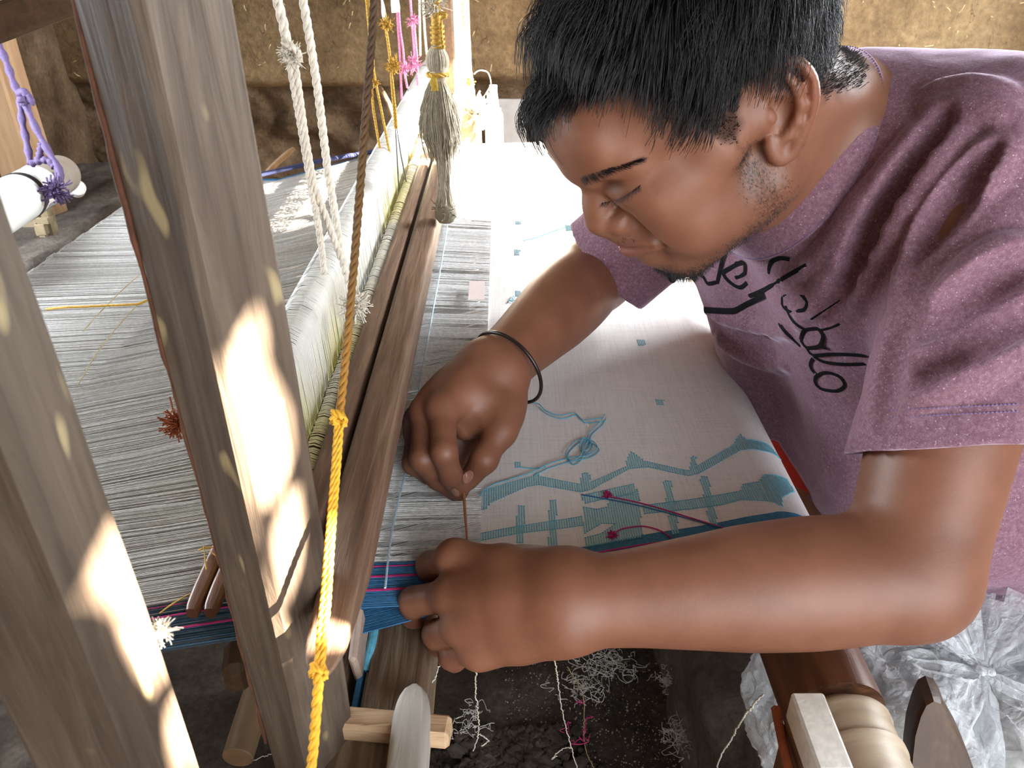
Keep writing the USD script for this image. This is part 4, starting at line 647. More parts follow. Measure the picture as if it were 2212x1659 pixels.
solo('paper_scrap', slab(10, 14, lambda u, v: onz(1652, 1420, .20)[None, None] * 0 + (onz(1640, 1425, .2) + u[..., None] * (onz(1690, 1455, .2) - onz(1640, 1425, .2)) * (1 - v[..., None] * .8) + v[..., None] * (onz(1672, 1592, .2) - onz(1640, 1425, .2))) + .003 * np.sin(u * 5 + v * 7)[..., None] * A([0, 0, 1.]), .0008), plain('grey_white_paper', (.50, .48, .46), .9, .12, 80, .4, .002), 'torn greyish white paper scrap on the earth beside the cloth beam', 'paper')
# floor lint: clumps of cut yarn, hanging ends, clods
def clump(px, m, n, size, seed, label, z=.02, r=.00036):
    g = np.random.default_rng(seed); c = onz(*px, z); L = []
    for _ in range(int(n * 1.8)):
        p = c + A([g.normal(0, size), g.normal(0, size), abs(g.normal(0, .006))]); q = np.cumsum(g.normal(0, size * .34, (9, 3)) * [1, 1, .45], 0); q = q - q.mean(0); q[:, 2] = np.abs(q[:, 2]); L.append(smoothline(p + q, 22))
    solo('yarn_waste', many_tubes(L, r, 4), m, label, 'yarn waste', 'clumps of yarn waste on the earth floor', True, kind='stuff')
clump((1312, 1440), grey_yarn, 26, .016, 1, 'loose grey-white yarn clump just under the forearm'); clump((1440, 1472), grey_yarn, 14, .009, 2, 'small tight white yarn curl, middle of the floor'); clump((1480, 1590), grey_yarn, 34, .015, 3, 'large white yarn tangle at the foot of the earth seat')
clump((1260, 1490), grey_yarn, 16, .014, 4, 'thin white yarn curl left of the small tight one'); clump((1015, 1562), grey_yarn, 12, .010, 5, 'faint grey ring of yarn near the grey stick', r=.0004); clump((1585, 1500), ledge_mud, 18, .016, 6, 'brown root-like fibres by the paper scrap', .05, .0005); clump((1495, 1495), grey_yarn, 12, .008, 7, 'white frayed yarn bit above the large tangle'); clump((1265, 1555), magenta_yarn, 3, .014, 8, 'dull red yarn ends among the lint', r=.0005)
def hang(px, zs, m, r, label, n=60, wob=.0008):
    P = smoothline([onz(*p, z) for p, z in zip(px, zs)], n); P[1:-1] += R.normal(0, wob, (n - 2, 3)) * .5; solo('thread', tube(P, r, 5), m, label, 'thread', None, True)
hang([(1196, 1412), (1205, 1470), (1215, 1540), (1233, 1610), (1252, 1680)], (.40, .32, .24, .15, .08), white_yarn, .00058, 'white thread hanging from the near hand down to the floor, right one', 90)
hang([(1233, 1615), (1215, 1618), (1200, 1630), (1192, 1640), (1204, 1634)], (.15, .14, .13, .12, .12), white_yarn, .0005, 'short curled end branching off the right hanging thread')
hang([(1029, 1448), (1028, 1500), (1034, 1560), (1032, 1590), (1022, 1622)], (.40, .33, .26, .22, .19), white_yarn, .00058, 'white thread hanging from the near hand, middle one', 70)
hang([(1032, 1585), (1056, 1600), (1040, 1612)], (.22, .21, .21), white_yarn, .0006, 'forked end of the middle hanging thread')
hang([(958, 1405), (948, 1440), (934, 1475)], (.42, .42, .42), white_yarn, .0006, 'short white thread running from the near hand to the grey stick', 30)
hang([(1648, 1500), (1625, 1525), (1600, 1560), (1578, 1600), (1555, 1640), (1530, 1700)], (.33, .30, .25, .2, .15, .1), white_yarn, .0009, 'twisted white yarn hanging from the beam past the paper scrap', 90)
hang([(1225, 1440), (1262, 1520), (1262, 1600), (1300, 1680)], (.05, .03, .02, .03), straw, .0006, 'tan thread lying on the dark floor', 60)
hang([(540, 1648), (575, 1632), (600, 1625)], (.1, .1, .1), white_yarn, .0006, 'white thread scrap beside the pale bamboo end', 20)
g = np.random.default_rng(17); S = []
for _ in range(1500):
    px, py = g.uniform(1090, 1620), g.uniform(1400, 1720); c = onz(px, py, 0.0); z = fz(c[:1], c[1:2])[0]; r_ = abs(g.normal(0, .0005)) + .0004; S.append((A([c[0], c[1], z - .008]), r_, 1))
for _ in range(1500):
    px, py = g.normal(1105, 70), g.uniform(1560, 1720); c = onz(px, py, 0.0); z = fz(c[:1], c[1:2])[0]; S.append((A([c[0], c[1], z - .008 + g.uniform(0, .008)]), abs(g.normal(.0035, .0022)) + .001, 0))
ico = trimesh.creation.icosphere(0); iv, if_ = np.array(ico.vertices), np.array(ico.faces)
def blobs(k):
    V, Fc, o = [], [], 0
    for c, r_, kk_ in S:
        if kk_ == k: V.append(c + iv * r_ * (1 + g.uniform(-.35, .35, (len(iv), 1))) * [1, 1, .7]); Fc.append(if_ + o); o += len(iv)
    return np.vstack(V), np.vstack(Fc)
solo('earth_crumbs', blobs(0), floor_mud, 'dark crumbs of earth in front of the grey stick', 'earth crumbs', kind='stuff'); solo('pale_grit', blobs(1), plain('tan_grit', (.34, .25, .17), .9, .4, 90), 'pale grit and chaff scattered on the floor', 'grit', kind='stuff')
# ------------------------------------------------------------------ the weaver: one signed distance field, meshed sparsely
def smin(a, b, k): h = np.clip(.5 + .5 * (b - a) / k, 0, 1); return b + (a - b) * h - k * h * (1 - h)
class Op:
    def __init__(s, fn, c, rad, mode='u', k=.008, lo=None, hi=None):
        s.fn, s.c, s.rad, s.mode, s.k = fn, A(c, float), rad, mode, k; s.lo = s.c - rad if lo is None else lo; s.hi = s.c + rad if hi is None else hi
def cone(a, b, ra, rb=None, k=.008, mode='u'):
    a, b = A(a, float), A(b, float); rb = ra if rb is None else rb; ba = b - a; q = ba @ ba + 1e-12
    def fn(P): w = P - a; h = np.clip(w @ ba / q, 0, 1); w = w - h[:, None] * ba; return np.sqrt(np.einsum('ij,ij->i', w, w)) - (ra + (rb - ra) * h)
    return Op(fn, (a + b) / 2, math.sqrt(q) / 2 + max(ra, rb), mode, k, np.minimum(a - ra, b - rb), np.maximum(a + ra, b + rb))
def ell(c, r, M=None, k=.008, mode='u'):
    c, r = A(c, float), A(r, float); M = np.eye(3) if M is None else M
    def fn(P): q = ((P - c) @ M) / r; k0 = np.sqrt(np.einsum('ij,ij->i', q, q)); q = q / r; k1 = np.sqrt(np.einsum('ij,ij->i', q, q)) + 1e-9; return k0 * (k0 - 1) / k1
    return Op(fn, c, r.max() * 1.15 + .002, mode, k)
def run(ops, P):
    d = np.full(len(P), .5)
    for o in ops:
        v = o.fn(P)
        if o.mode == 'u': d = smin(d, v, o.k)
        elif o.mode == 's': d = -smin(-d, v, o.k)
        else: d = -smin(-d, -v, o.k)
    return d
bounds = {}
def near_ops(ops, lo, hi):
    """The ops whose boxes come near the box lo..hi."""
    if id(ops) not in bounds: bounds[id(ops)] = (ops, A([o.lo - 2 * o.k - .001 if o.mode != 'i' else [-99] * 3 for o in ops]), A([o.hi + 2 * o.k + .001 if o.mode != 'i' else [99] * 3 for o in ops]))
    _, L, Hh = bounds[id(ops)]; return [ops[i] for i in np.where((L <= hi).all(1) & (Hh >= lo).all(1))[0]]
def sdf(ops, P):
    P = np.asarray(P, float); return run(near_ops(ops, P.min(0) - .01, P.max(0) + .01), P)
def nets(ops, h, lip=2.2, disp=None):
    """Naive surface nets over the blocks that the surface crosses."""
    N = 16; B = N * h; cand = set()
    for o in ops:
        if o.mode == 'u':
            lo, hi = np.floor((o.lo - h - o.k * .6) / B).astype(int), np.floor((o.hi + h + o.k * .6) / B).astype(int)
            cand |= {(i, j, k) for i in range(lo[0], hi[0] + 1) for j in range(lo[1], hi[1] + 1) for k in range(lo[2], hi[2] + 1)}
    half = B * math.sqrt(3) / 2; g = np.arange(N + 1); GX, GY, GZ = np.meshgrid(g, g, g, indexing='ij'); base = np.stack([GX, GY, GZ], -1).reshape(-1, 3)
    VK, VP, Q = [], [], []; key = lambda I: ((I[..., 0] + 4096) * 8192 + I[..., 1] + 4096) * 8192 + I[..., 2] + 4096
    corner = A([(i, j, k) for i in (0, 1) for j in (0, 1) for k in (0, 1)]); edges = [(a, b) for a in range(8) for b in range(a + 1, 8) if np.abs(corner[a] - corner[b]).sum() == 1]
    for bl in sorted(cand):
        bl = A(bl); c = (bl + .5) * B; loc = near_ops(ops, bl * B - h, (bl + 1) * B + h)
        if not any(o.mode == 'u' for o in loc): continue
        f = (lambda P: run(loc, P)) if disp is None else (lambda P: run(loc, P) + disp(P))
        if abs(f(c[None])[0]) > half * lip + .004: continue
        P = bl * B + base * h; D = f(P).reshape(N + 1, N + 1, N + 1); S = D < 0
        if S.all() or not S.any(): continue
        cs = np.stack([S[i:N + i, j:N + j, k:N + k] for i, j, k in corner], -1); act = cs.any(-1) & ~cs.all(-1); I = np.argwhere(act)
        if len(I):
            cd = np.stack([D[I[:, 0] + i, I[:, 1] + j, I[:, 2] + k] for i, j, k in corner], -1); acc, cnt = np.zeros((len(I), 3)), np.zeros(len(I))
            for a, b in edges:
                x = (cd[:, a] < 0) != (cd[:, b] < 0); t = np.where(x, cd[:, a] / np.where(x, cd[:, a] - cd[:, b], 1), 0)
                acc += np.where(x[:, None], corner[a] + t[:, None] * (corner[b] - corner[a]), 0); cnt += x
            V = bl * B + (I + acc / cnt[:, None]) * h; e = h * .35; d0 = f(V); G = np.stack([f(V + e * np.eye(3)[k]) - d0 for k in range(3)], -1) / e; gn = (G ** 2).sum(1) + 1e-6
            V = V - G * np.clip(d0 / gn, -h * .7, h * .7)[:, None]; VK.append(key(I + bl * N)); VP.append(V)
        for ax in range(3):
            s0 = S[:N, :N, :N]; sl = [slice(0, N)] * 3; sl[ax] = slice(1, N + 1); s1 = S[tuple(sl)]; E = np.argwhere(s0 != s1)
            if not len(E): continue
            u, v = np.eye(3, dtype=int)[(ax + 1) % 3], np.eye(3, dtype=int)[(ax + 2) % 3]; G_ = E + bl * N; q = np.stack([key(G_ - u - v), key(G_ - v), key(G_), key(G_ - u)], -1)
            fl = s0[tuple(E.T)]; q[~fl] = q[~fl][:, ::-1]; Q.append(q)
    VK, VP, Q = np.concatenate(VK), np.concatenate(VP), np.concatenate(Q); o = np.argsort(VK); VK, VP = VK[o], VP[o]
    ix = np.searchsorted(VK, Q); ok = (ix < len(VK)).all(1); ix = ix[ok]; ok = (VK[ix] == Q[ok]).all(1); ix = ix[ok]
    return compact((VP, ix))
def cast(ops, px, t0=.25, t1=1.6, off=0.0, step=.7, disp=None):
    """The first points of the field seen at the pixels px (n, 2); also the field's normals there."""
    D = A([ray(x, y) for x, y in px]); t = np.full(len(D), t0)
    for _ in range(90):
        P = CAM + D * t[:, None]; d = sdf(ops, P) - off; t = np.minimum(t + np.clip(d, -.02, .05) * step / np.linalg.norm(D, axis=1), t1)
    P = CAM + D * t[:, None]; e = .0008; G = np.stack([sdf(ops, P + e * np.eye(3)[k]) - sdf(ops, P - e * np.eye(3)[k]) for k in range(3)], -1); return P, unit(G)
# --- head, in its own frame: millimetres, x forward, y to his left, z up, origin between the ear holes
RM = A([[-0.7764, 0.2962, -0.5563], [-0.2316, -0.955, -0.1854], [-0.5862, -0.0151, 0.81]]); _u, _, _v = np.linalg.svd(RM); RM = _u @ _v; HT = A([.149, .6033, .7552])
hp = lambda x, y, z: HT + RM @ (A([x, y, z], float) / 1000)
def tolocal(P): return (np.asarray(P) - HT) @ RM * 1000
def locpix(px, py, y):
    d = ray(px, py); o = (CAM - HT) @ RM; dd = d @ RM; t = (y / 1000 - o[1]) / dd[1]; return (o + dd * t) * 1000
def rot(ax, deg): return trimesh.transformations.rotation_matrix(math.radians(deg), ax)[:3, :3]
def hell(c, r, k=8, mode='u', M=None): return ell(hp(*c), A(r, float) / 1000, RM if M is None else RM @ M, k / 1000, mode)
def hcone(a, b, ra, rb=None, k=8, mode='u'): return cone(hp(*a), hp(*b), ra / 1000, (ra if rb is None else rb) / 1000, k / 1000, mode)
def both(fn): return [fn(1), fn(-1)]
head = [hell((-6, 0, 46), (96, 75, 80), 10), hell((40, 0, 32), (70, 62, 52), 25), hell((38, 0, -28), (58, 58, 66), 20)]
head += both(lambda s: hcone((6, s * 49, -52), (74, s * 18, -82), 20, 17, 22)) + [hell((79, 0, -83), (16, 23, 15), 14)] + both(lambda s: hell((62, s * 38, -30), (30, 27, 38), 24))
head += both(lambda s: hcone((76, s * 42, -6), (30, s * 62, -2), 17, 12, 16)) + both(lambda s: hcone((30, s * 60, 10), (-10, s * 66, 0), 12, 8, 18))
head += [hell((92, 0, 48), (20, 46, 30), 20)] + both(lambda s: hcone((101, s * 6, 26), (79, s * 44, 27), 10, 9, 12))                       # forehead, brows
head += both(lambda s: hell((105, s * 34, 14), (13, 14, 8), 10, 's')) + both(lambda s: hell((82, s * 31, 5), (18, 19, 15), 8)) + both(lambda s: hell((88, s * 19, 0), (10, 10, 15), 10))              # sockets, eyeballs under their lids
head += [hcone((95.5, 0, 20), (108.5, 0, -6), 8.5, 9.0, 9), hcone((107.5, 0, -4), (113.8, 0, -17.5), 9.5, 11, 9)] + both(lambda s: hell((101, s * 12.8, -23), (12, 8, 8), 7)) + [hcone((112, 0, -24), (104, 0, -32), 7, 6, 6)]
head += both(lambda s: hell((107, s * 7.5, -31), (6, 3.6, 4), 3, 's'))
head += both(lambda s: hcone((97, s * 26, -27), (90, s * 33, -46), 3, 3.5, 12, 's'))                                                           # nose-to-mouth fold
head += [hcone((101, 0, -38), (93, 0, -66), 13.5, 13.5, 14)] + both(lambda s: hcone((106, s * 3, -41.5), (94.5, s * 22, -48.5), 6.0, 4, 6)) + both(lambda s: hcone((106.5, s * 3, -53), (94.5, s * 20, -53), 7.0, 4.6, 5))
head += both(lambda s: hcone((115.5, s * 1, -46.6), (98.5, s * 25, -50.5), 2.0, 1.7, 2.4, 's')) + [hcone((112, 0, -36), (114, 0, -42), 1.8, 2, 4, 's')]
lidpx = [(1300, 437), (1318, 433), (1338, 428), (1358, 417), (1374, 405), (1384, 397)]
lid = [A(locpix(*p, y)) for p, y in zip(lidpx, (19, 24, 29, 35, 41, 46))]
# ear
HE = [(1664, 238), (1652, 222), (1654, 190), (1664, 160), (1684, 138), (1708, 132), (1732, 141), (1750, 165), (1757, 200), (1750, 245), (1738, 275), (1722, 305), (1706, 332), (1690, 342), (1674, 338), (1666, 322), (1664, 300)]
def earpt(px, py, lift=0): p = locpix(px, py, 74); y = 70 + lift + np.clip(-(p[0] + 3) * .42, -1, 18); return A([*locpix(px, py, y)])
he = [earpt(*p) for p in HE]; he = smoothline(he, 34); ec = earpt(1708, 225, -3)
eM = np.stack([unit(earpt(1757, 200) - earpt(1652, 222)), unit(np.cross(unit(earpt(1700, 335) - earpt(1700, 140)), unit(earpt(1757, 200) - earpt(1652, 222)))), unit(earpt(1700, 335) - earpt(1700, 140))], 1)
for s in (1, -1):
    fl = A([1, s, 1]); q = he * fl; eMs = eM * A([1, s, 1])[:, None]
    head.append(hell(ec * fl - [0, s * 2.0, 0], (16.5, 3.2, 32), 4, 'u', eMs))
    head.append(hcone(ec * fl + [8, -s * 3, 0], ec * fl + [14, -s * 12, 2], 9, 14, 8))
    for i, (a, b) in enumerate(zip(q[:-1], q[1:])): r_ = np.interp(i, [0, 4, 14, 24, 30, 33], [2.2, 3.4, 4.0, 4.0, 4.2, 3.6]); head.append(hcone(a, b, r_, r_, 1.6))
    head.append(hell(earpt(1690, 250, 4) * fl, (10.5, 10, 14), 2, 's', eMs)); head.append(hell(earpt(1711, 180, 5) * fl, (8, 6.5, 12), 3, 's', eMs)); head.append(hcone(earpt(1742, 180, 4) * fl, earpt(1738, 250, 4) * fl, 3.2, 3, 2, 's'))
    ah = [earpt(*p, 1.5) * fl for p in ((1700, 160), (1722, 190), (1731, 225), (1722, 262), (1704, 290), (1690, 300))]
    for a, b in zip(ah[:-1], ah[1:]): head.append(hcone(a, b, 3.2, 3.2, 3))
    head.append(hell(earpt(1664, 252, 2) * fl, (4, 3.6, 6), 4)); head.append(hell(earpt(1684, 322, -.5) * fl, (6.5, 3.8, 9), 5))
# --- trunk and limbs (metres, in the room)
S1, S2 = A([.349, .553, .712]), A([.262, .845, .672]); NB = A([.282, .668, .700]); E1, W1 = at(1962, 1240, .525), at(1226, 1303, .513); E2, W2 = at(1290, 592, .915), at(1066, 800, .70)
HIPM = A([.585, .735, .275]); MS = (S1 + S2) / 2 + A([.035, 0, -.035]); sx = unit(S1 - S2)
neck = [cone(hp(-34, 0, -30), NB, .056, .064, .03), cone(hp(0, 0, -60), NB + A([-.02, 0, -.03]), .044, .06, .03)]
BM = A([.401, .70, .412])
trunk = [cone(NB, S1 + A([.01, .03, -.012]), .052, .05, .05), cone(NB, S2 + A([.01, -.03, -.012]), .052, .05, .05)]
for k_ in (-1, 1): trunk += [cone(MS + sx * .085 * k_, HIPM + sx * .07 * k_, .102, .118, .05), cone(MS + sx * .07 * k_ + A([-.045, 0, -.045]), MS * .5 + HIPM * .5 + sx * .06 * k_ + A([-.035, 0, -.035]), .075, .09, .05)]
for k_ in (-1, 1): trunk += [cone(MS + sx * .075 * k_ + A([-.02, 0, -.06]), BM + sx * .085 * k_, .09, .108, .05), cone(BM + sx * .08 * k_, HIPM + sx * .08 * k_, .108, .112, .05)]
hips = [cone(HIPM + A([0, -.09, 0]), HIPM + A([0, .09, 0]), .112, .112, .04)]
legs = []
for k_ in (-1, 1):
    kn_, an_ = A([.12, .87 + .08 * k_, .262]), A([.10, .91 + .07 * k_, .06]); legs += [cone(HIPM + A([-.03, .09 * k_, -.025]), kn_, .085, .062, .03), cone(kn_, an_, .060, .04, .02), cone(an_ + A([.02, 0, -.025]), an_ + A([-.15, 0, -.034]), .034, .024, .02)]
arms = [cone(S1 + A([.004, 0, 0]), E1, .055, .0415, .02), cone(S2, E2, .053, .042, .02)]
def limb(a, b, prof, k):
    """One tapering limb whose radius follows prof along its axis."""
    a, b = A(a, float), A(b, float); ba = b - a; q = ba @ ba; hx, hr_ = A(prof, float).T
    from scipy.interpolate import PchipInterpolator
    xs_ = np.linspace(0, 1, 64); ys_ = PchipInterpolator(hx, hr_)(xs_); r = hr_.max()
    def fn(P): h = np.clip((P - a) @ ba / q, 0, 1); w = P - a - h[:, None] * ba; return np.sqrt(np.einsum('ij,ij->i', w, w)) - np.interp(h, xs_, ys_)
    return Op(fn, (a + b) / 2, math.sqrt(q) / 2 + r, 'u', k, np.minimum(a, b) - r, np.maximum(a, b) + r)
def forearm(E, Wr, side, fat=1.0): return [limb(E, Wr, [(h, r * fat) for h, r in ((0, .0405), (.12, .0420), (.28, .0430), (.45, .0412), (.65, .0358), (.85, .0305), (1, .0288))], .014)]
arms += forearm(E1, W1, 1, 1.0) + forearm(E2, W2, -1, .98)
def finger(J, r, k=.004): return [cone(a, b, ra, rb, k) for a, b, ra, rb in zip(J[:-1], J[1:], r[:-1], r[1:])]
FR = (.0112, .0102, .0090, .0076); TR = (.0135, .0115, .0108, .0085)
def hand(Wr, fingers, thumb, wv, thick=.013):
    """fingers: four chains of (pixel x, pixel y, depth); wv: the wrist's half width vector."""
    o = []; J = [[at(*p) for p in f] for f in fingers]; Tm = [at(*p) for p in thumb]
    for i, f in enumerate(J):
        r = A(FR) * (1, 1.02, .98, .86)[i]; o += finger(f, r); root = Wr + wv * (.75, .25, -.25, -.7)[i]; mid = root * .45 + f[0] * .55
        o += [cone(root, mid, .0165, .0145, .014), cone(mid, f[0], .0140, .0112, .008), ell(f[0] + unit(CAM - f[0]) * .0022, (.0112, .0112, .0105), None, .010)]
    for a, b in zip(J[:-1], J[1:]): o.append(cone((a[0] + Wr) / 2, (b[0] + Wr) / 2, .0145, .0145, .014)); o.append(cone(a[0] * .8 + Wr * .2, b[0] * .8 + Wr * .2, .0112, .0112, .010))
    kc = sum(f[0] for f in J) / 4; o.append(cone(Wr * .9 + kc * .1, Wr * .3 + kc * .7, .0225, .0200, .022))
    o += finger(Tm, TR, .005); o += [cone(Wr + wv * .8, Tm[0], .017, .0155, .014), cone(Tm[0], Tm[1], .0155, .012, .012), cone(Tm[0] * .5 + Tm[1] * .5, J[0][0] * .6 + Wr * .4, .013, .012, .014)]
    return o, J, Tm
hr, JR, TRm = hand(W2, [[(955, 884, .648), (959, 977, .617), (974, 1026, .636), (992, 1062, .655)], [(921, 893, .662), (913, 990, .632), (945, 1032, .650), (982, 1062, .663)], [(906, 912, .678), (896, 1000, .655), (926, 1022, .667), (952, 1024, .674)], [(905, 930, .700), (899, 997, .682), (918, 1010, .690), (938, 1006, .694)]],
    [(1090, 868, .684), (1080, 930, .660), (1046, 993, .644), (1012, 1036, .654)], unit(at(1120, 845, .69) - at(1010, 790, .715)) * .016)
hl, JL, TLm = hand(W1, [[(983, 1207, .552), (930, 1222, .577), (930, 1256, .596), (950, 1266, .608)], [(977, 1284, .536), (894, 1300, .560), (893, 1328, .584), (916, 1336, .600)], [(1000, 1352, .530), (944, 1370, .556), (948, 1390, .578), (968, 1385, .588)], [(1036, 1404, .527), (976, 1418, .550), (982, 1426, .570), (998, 1420, .580)]],
    [(1165, 1240, .555), (1085, 1224, .588), (1030, 1230, .603), (992, 1240, .611)], unit(at(1226, 1225, .525) - at(1226, 1380, .505)) * .019)
hr += [cone(at(1040, 905, .668), at(1006, 928, .668), .015, .0095, .008), cone(at(1010, 950, .70), at(940, 960, .69), .017, .016, .012), cone(at(1000, 985, .69), at(950, 1005, .685), .012, .012, .01)]
hands = hr + hl
BODY = head + neck + trunk + hips + legs + arms + hands
body_v, body_f = nets(BODY, PERSON_H)
# --- what grows or shows on the skin, as fields over the vertices
lv = tolocal(body_v); isface = (np.abs(lv) < [140, 100, 150]).all(1) & (lv[:, 0] > -130)
HX_ = [-110, -90, -72, -45, -26, -14, 4, 12, 24, 33, 42, 52, 62, 80, 95, 120]; HZ_ = [-58, -56, -47, -26, 0, 24, 27, 14, -2, 12, 40, 60, 69, 75, 77, 77]
def hairfield(l): n = meshkit.noise(l * .16, 3) - .5; return l[:, 2] - np.interp(l[:, 0], HX_, HZ_) + n * 9 - 200 * ((np.abs(l[:, 1]) > 71) & (l[:, 2] < 40) & (l[:, 0] < 4))
hm = np.where(isface, np.clip((hairfield(lv) + 1) / 12, 0, 1) * .8, 0)
def blob(l, c, r): return np.exp(-(((l - A(c)) / A(r)) ** 2).sum(1))
la = lv * [1, 1, 1]; la[:, 1] = np.abs(la[:, 1])
beard = np.clip(blob(la, (88, 8, -92), (16, 24, 13)) * 1.5 + blob(la, (70, 30, -92), (22, 16, 12)) * .7 + blob(la, (40, 50, -78), (26, 14, 14)) * .75 + blob(la, (14, 60, -52), (15, 14, 24)) * .7 + blob(la, (20, 66, -18), (9, 14, 20)) * .8 + blob(la, (107, 10, -38), (8, 16, 4)) * .45 + blob(la, (100, 0, -64), (8, 8, 5)) * .4, 0, 1) * isface
lips = np.clip(blob(la, (107, 6, -42), (9, 15, 4)) + blob(la, (106, 5, -51.5), (9, 14, 4.5)), 0, 1) * isface
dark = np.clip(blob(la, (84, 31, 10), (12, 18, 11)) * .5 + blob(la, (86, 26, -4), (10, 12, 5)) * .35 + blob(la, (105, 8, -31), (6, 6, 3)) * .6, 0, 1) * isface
for J in (JR, JL):                                                     # darker skin over the knuckles
    for f_ in J:
        for p in f_[1:3]: dark = np.maximum(dark, .45 * np.exp(-((body_v - p) ** 2).sum(1) / .011 ** 2))
for a_, b_ in zip(lid[:-1], lid[1:]):                                  # the shut eye's lash line
    for s_ in np.linspace(0, 1, 6): q_ = a_ + (b_ - a_) * s_; dark = np.maximum(dark, .95 * np.exp(-(((la[:, 1:] - q_[1:]) / [2.6, 1.7]) ** 2).sum(1)) * (la[:, 0] > 70) * isface)
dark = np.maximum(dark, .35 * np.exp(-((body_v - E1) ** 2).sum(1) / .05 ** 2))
pinkish = np.zeros(len(body_v))
for Tm in (TRm, TLm): pinkish = np.maximum(pinkish, .5 * np.exp(-((body_v - Tm[-1]) ** 2).sum(1) / .009 ** 2))
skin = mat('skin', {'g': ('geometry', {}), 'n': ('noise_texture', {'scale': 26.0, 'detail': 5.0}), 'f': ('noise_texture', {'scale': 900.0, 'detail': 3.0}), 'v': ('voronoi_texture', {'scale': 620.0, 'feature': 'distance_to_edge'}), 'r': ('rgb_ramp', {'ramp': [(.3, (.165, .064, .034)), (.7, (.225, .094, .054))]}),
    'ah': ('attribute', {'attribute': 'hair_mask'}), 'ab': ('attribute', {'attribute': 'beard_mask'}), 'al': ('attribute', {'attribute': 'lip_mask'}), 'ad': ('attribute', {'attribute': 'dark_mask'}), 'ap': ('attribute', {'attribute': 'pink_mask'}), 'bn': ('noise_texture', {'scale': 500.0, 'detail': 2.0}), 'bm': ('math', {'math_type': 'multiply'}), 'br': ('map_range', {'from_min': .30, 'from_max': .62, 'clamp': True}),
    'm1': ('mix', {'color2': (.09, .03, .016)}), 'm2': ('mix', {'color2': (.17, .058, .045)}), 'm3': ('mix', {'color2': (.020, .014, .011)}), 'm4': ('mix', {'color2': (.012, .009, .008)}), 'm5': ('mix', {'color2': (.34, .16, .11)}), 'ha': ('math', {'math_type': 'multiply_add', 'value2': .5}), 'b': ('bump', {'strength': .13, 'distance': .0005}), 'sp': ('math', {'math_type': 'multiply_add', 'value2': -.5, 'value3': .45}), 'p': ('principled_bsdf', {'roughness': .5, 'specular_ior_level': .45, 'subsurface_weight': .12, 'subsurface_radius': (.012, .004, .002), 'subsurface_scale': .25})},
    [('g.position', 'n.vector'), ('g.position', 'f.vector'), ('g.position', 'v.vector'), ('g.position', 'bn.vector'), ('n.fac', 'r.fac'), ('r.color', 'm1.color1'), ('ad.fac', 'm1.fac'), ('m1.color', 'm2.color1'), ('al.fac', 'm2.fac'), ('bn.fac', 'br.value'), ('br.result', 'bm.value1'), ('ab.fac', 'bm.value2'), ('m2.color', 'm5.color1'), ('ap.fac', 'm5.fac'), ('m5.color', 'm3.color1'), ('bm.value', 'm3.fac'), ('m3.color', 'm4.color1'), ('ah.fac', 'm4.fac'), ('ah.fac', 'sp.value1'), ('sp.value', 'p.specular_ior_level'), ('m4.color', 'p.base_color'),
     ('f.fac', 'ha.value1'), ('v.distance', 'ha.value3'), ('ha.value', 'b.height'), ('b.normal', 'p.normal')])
man = Thing('person', 'person in a mauve T-shirt bending over the cloth, both hands on the threads', 'person', (.58, .735, LEDGE))
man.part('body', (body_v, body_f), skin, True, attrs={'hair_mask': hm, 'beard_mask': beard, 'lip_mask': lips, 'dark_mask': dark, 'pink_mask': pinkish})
# ------------------------------------------------------------------ T-shirt
def infl(o, e):
    f = o.fn; return Op(lambda P: f(P) - e, o.c, o.rad + e, o.mode, o.k, o.lo - e, o.hi + e)
def cut(o, c, n, e=0.0):
    """o only where (p - c) . n < 0"""
    f = o.fn; c, n = A(c), unit(n); return Op(lambda P: np.maximum(f(P), (P - c) @ n) - e, o.c, o.rad, o.mode, o.k, o.lo, o.hi)
UA1, UA2 = unit(E1 - S1), unit(E2 - S2)
H1, H2 = S1 + (E1 - S1) * .70, S2 + (E2 - S2) * .93
TA = unit(HIPM - MS); HEM = MS + (HIPM - MS) * .74
base_ops = [infl(o, .011) for o in trunk] + [cone(NB + A([-.035, -.008, -.02]), NB + A([.01, 0, .0]), .070, .068, .03)]
base_ops = [cut(o, HEM + TA * .03, TA) for o in base_ops]
sl1 = cut(cone(S1 + UA1 * -.01 + A([.010, 0, 0]), E1 + A([.014, 0, 0]), .064, .067, .03), H1, unit(UA1 + A([.32, 0, 0]))); sl2 = cut(cone(S2, E2 + UA2 * .03, .062, .0640, .03), H2, UA2)
plain_shirt = base_ops + [sl1, sl2]
colpx = [(1893, 180), (1908, 225), (1895, 306), (1832, 418), (1752, 490), (1690, 512), (1625, 524)]
cp, cn = cast(neck + trunk, colpx, off=.008)
mir = cp - 2 * ((cp - NB) @ sx)[:, None] * sx; allc = np.vstack([cp, mir]); CC = allc.mean(0); _, _, vt = np.linalg.svd(allc - CC); CN = vt[2]
if (HT - CC) @ CN < 0: CN = -CN
collar_cut = Op(lambda P: np.maximum(-((P - CC) @ CN), np.linalg.norm(P - CC, axis=1) - .15), CC, .16, 's', .002)
